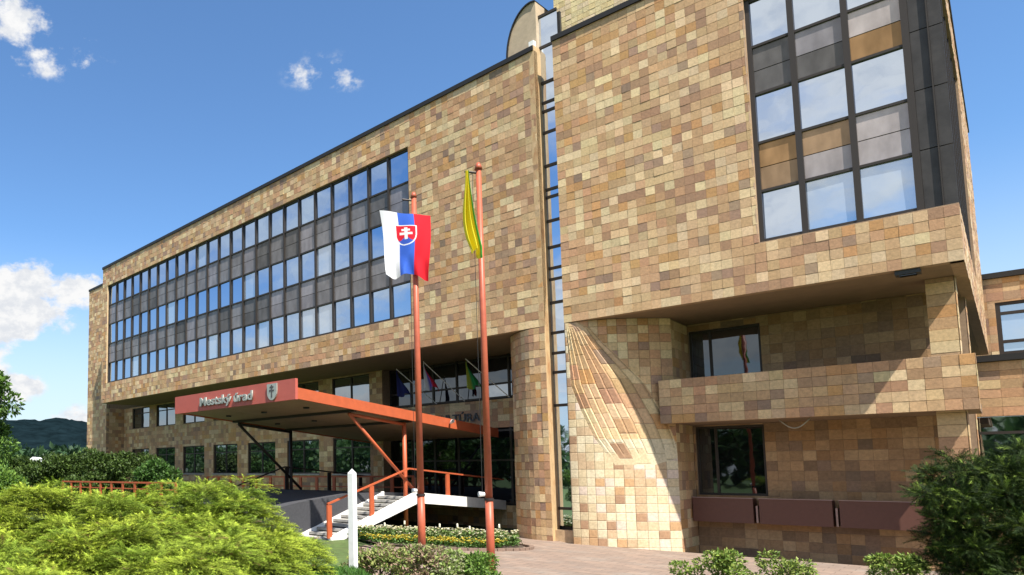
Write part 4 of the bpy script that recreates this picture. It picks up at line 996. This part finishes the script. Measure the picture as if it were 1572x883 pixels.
# ------------------------------------------------------------------ flower bed
bc = Vector((-15.9, 25.0, 0)); e1 = Vector((.93, .36, 0)).normalized(); e2 = Vector((-e1.y, e1.x, 0))
def bed(s, t_): return bc+e1*s+e2*t_
mb = MB(); K = 36; ring = [bed(3.5*math.cos(2*math.pi*i/K), 1.75*math.sin(2*math.pi*i/K)) for i in range(K)]
mb.poly([(p.x, p.y, .10+ground_z(p.x, p.y)) for p in ring]+[(bc.x, bc.y, .3)], [(i, (i+1) % K, K) for i in range(K)])
tag(mb.build('flower_bed_soil', SOIL, origin=(bc.x, bc.y, 0)), kind='structure')
r2 = np.random.default_rng(15)
def bedpts(n, f):
    out = []
    while len(out) < n:
        s, t_ = r2.uniform(-3.4, 3.4), r2.uniform(-1.7, 1.7)
        if (s/3.4)**2+(t_/1.7)**2 < 1 and f(s, t_): out.append((s, t_))
    return out
FLW = ([(0, 0, 0), (-.5, .35, .3), (0, .9, .25), (.5, .35, .3)], [(0, 1, 2, 3)], [.8, 1, 1, 1])
def flowers(name, label, pts, h0, h1, size, cols, green):
    P, D, U, S, C = [], [], [], [], []
    for s, t_ in pts:
        p = bed(s, t_); z = .12+.18*(1-(t_/1.75)**2)+r2.uniform(h0, h1)
        for q in range(5):
            a = 2*math.pi*q/5+r2.random(); P.append((p.x, p.y, z)); D.append((math.cos(a), math.sin(a), .5)); U.append((0, 0, 1)); S.append(size*r2.uniform(.8, 1.2)); C.append(np.array(cols[r2.integers(0, len(cols))])*r2.uniform(.9, 1.1))
        for q in range(6):
            a = r2.uniform(0, 6.28); P.append((p.x+r2.normal(0, .05), p.y+r2.normal(0, .05), z-r2.uniform(.06, .2))); D.append((math.cos(a), math.sin(a), .7)); U.append((0, 0, 1)); S.append(size*1.3); C.append(np.array(green)*r2.uniform(.6, 1.3))
    return tag(scatter(name, P, D, U, S, *FLW[:2], C, FLW[2], PETAL, None, (bc.x, bc.y, 0)), label, 'flowers', kind='stuff')
front = lambda s, t_: t_ < -.55-.0*s
flowers('yellow_flowers', 'strip of bright yellow flowers along the front of the flower bed', bedpts(430, lambda s, t_: -1.35 < t_ < -.75), .02, .16, .07, [(.75, .60, .05), (.72, .56, .04), (.80, .70, .20)], (.10, .20, .03))
flowers('cream_flowers', 'mass of pale cream flowers at the back of the flower bed', bedpts(800, lambda s, t_: t_ > -.45), .08, .38, .08, [(.85, .80, .55), (.85, .78, .42), (.85, .83, .70)], (.14, .22, .05))
for i, (s, t_) in enumerate(((-2.6, .6), (-2.0, .3), (-1.3, .9), (.1, 1.2), (.9, .7), (1.35, .9), (2.2, .6), (2.5, .75))):
    p = bed(s, t_); z = .60+.16*((i*37) % 5)/5; t = empty('tall_tulip', (p.x, p.y, .2), 'tall pale tulip standing above the cream flowers of the bed', 'tulip', 'tall pale tulips in the flower bed')
    MB().tube([(p.x, p.y, .2), (p.x+.02, p.y, z)], .012, 5).build('stem', mat('stem%d' % i, (.10, .2, .04), .6), t)
    mb = MB(); mb.col = (.88, .85, .66)
    mb.tube([(p.x+.02, p.y, z-.01), (p.x+.02, p.y, z+.03), (p.x+.02, p.y, z+.09), (p.x+.02, p.y, z+.15)], .045, 7, .032); mb.build('bloom', PETAL, t, smooth=True, tint=True)
flowers('bed_foliage', 'green leaves between the flowers of the bed', bedpts(700, lambda s, t_: True), -.02, .12, .06, [(.14, .24, .05), (.10, .19, .035)], (.10, .2, .035))['category'] = 'plants'
# low brick edging along the bed
for i in range(22):
    a = -.42*math.pi+i*.034*math.pi; p = bed(3.75*math.cos(a), 1.98*math.sin(a)); q = bed(3.75*math.cos(a+.10), 1.98*math.sin(a+.10))
    if i == 0: ed = empty('brick_edging', (bc.x, bc.y, 0), 'low curved edging of brown bricks around the flower bed', 'edging')
    z = ground_z(p.x, p.y)
    MB().bar((p.x, p.y, z+.06), (q.x, q.y, z+.06), .16, .13).build('brick', KERB, ed)
# short lawn by the white post
r2 = np.random.default_rng(6); P = []
for k in range(9000):
    a = r2.uniform(430, 610); d = r2.uniform(8.5, 14.5); c = gpos(a, d); P.append((c.x, c.y, ground_z(c.x, c.y)-.005))
P = np.array(P); k = len(P); Dg = np.column_stack([r2.normal(0, .4, k), r2.normal(0, .4, k), np.ones(k)])
tag(scatter('lawn_grass', P, Dg, r2.normal(0, 1, (k, 3)), .09*r2.uniform(.6, 1.4, k), [(-.12, 0, 0), (.12, 0, 0), (0, 1, .1)], [(0, 1, 2)], np.array([(.06, .15, .025), (.09, .19, .03)])[r2.integers(0, 2, k)], [.7, .7, 1.1], LEAF, None, tuple(gpos(520, 11))), 'short green lawn grass beside the junipers', 'grass', kind='stuff')
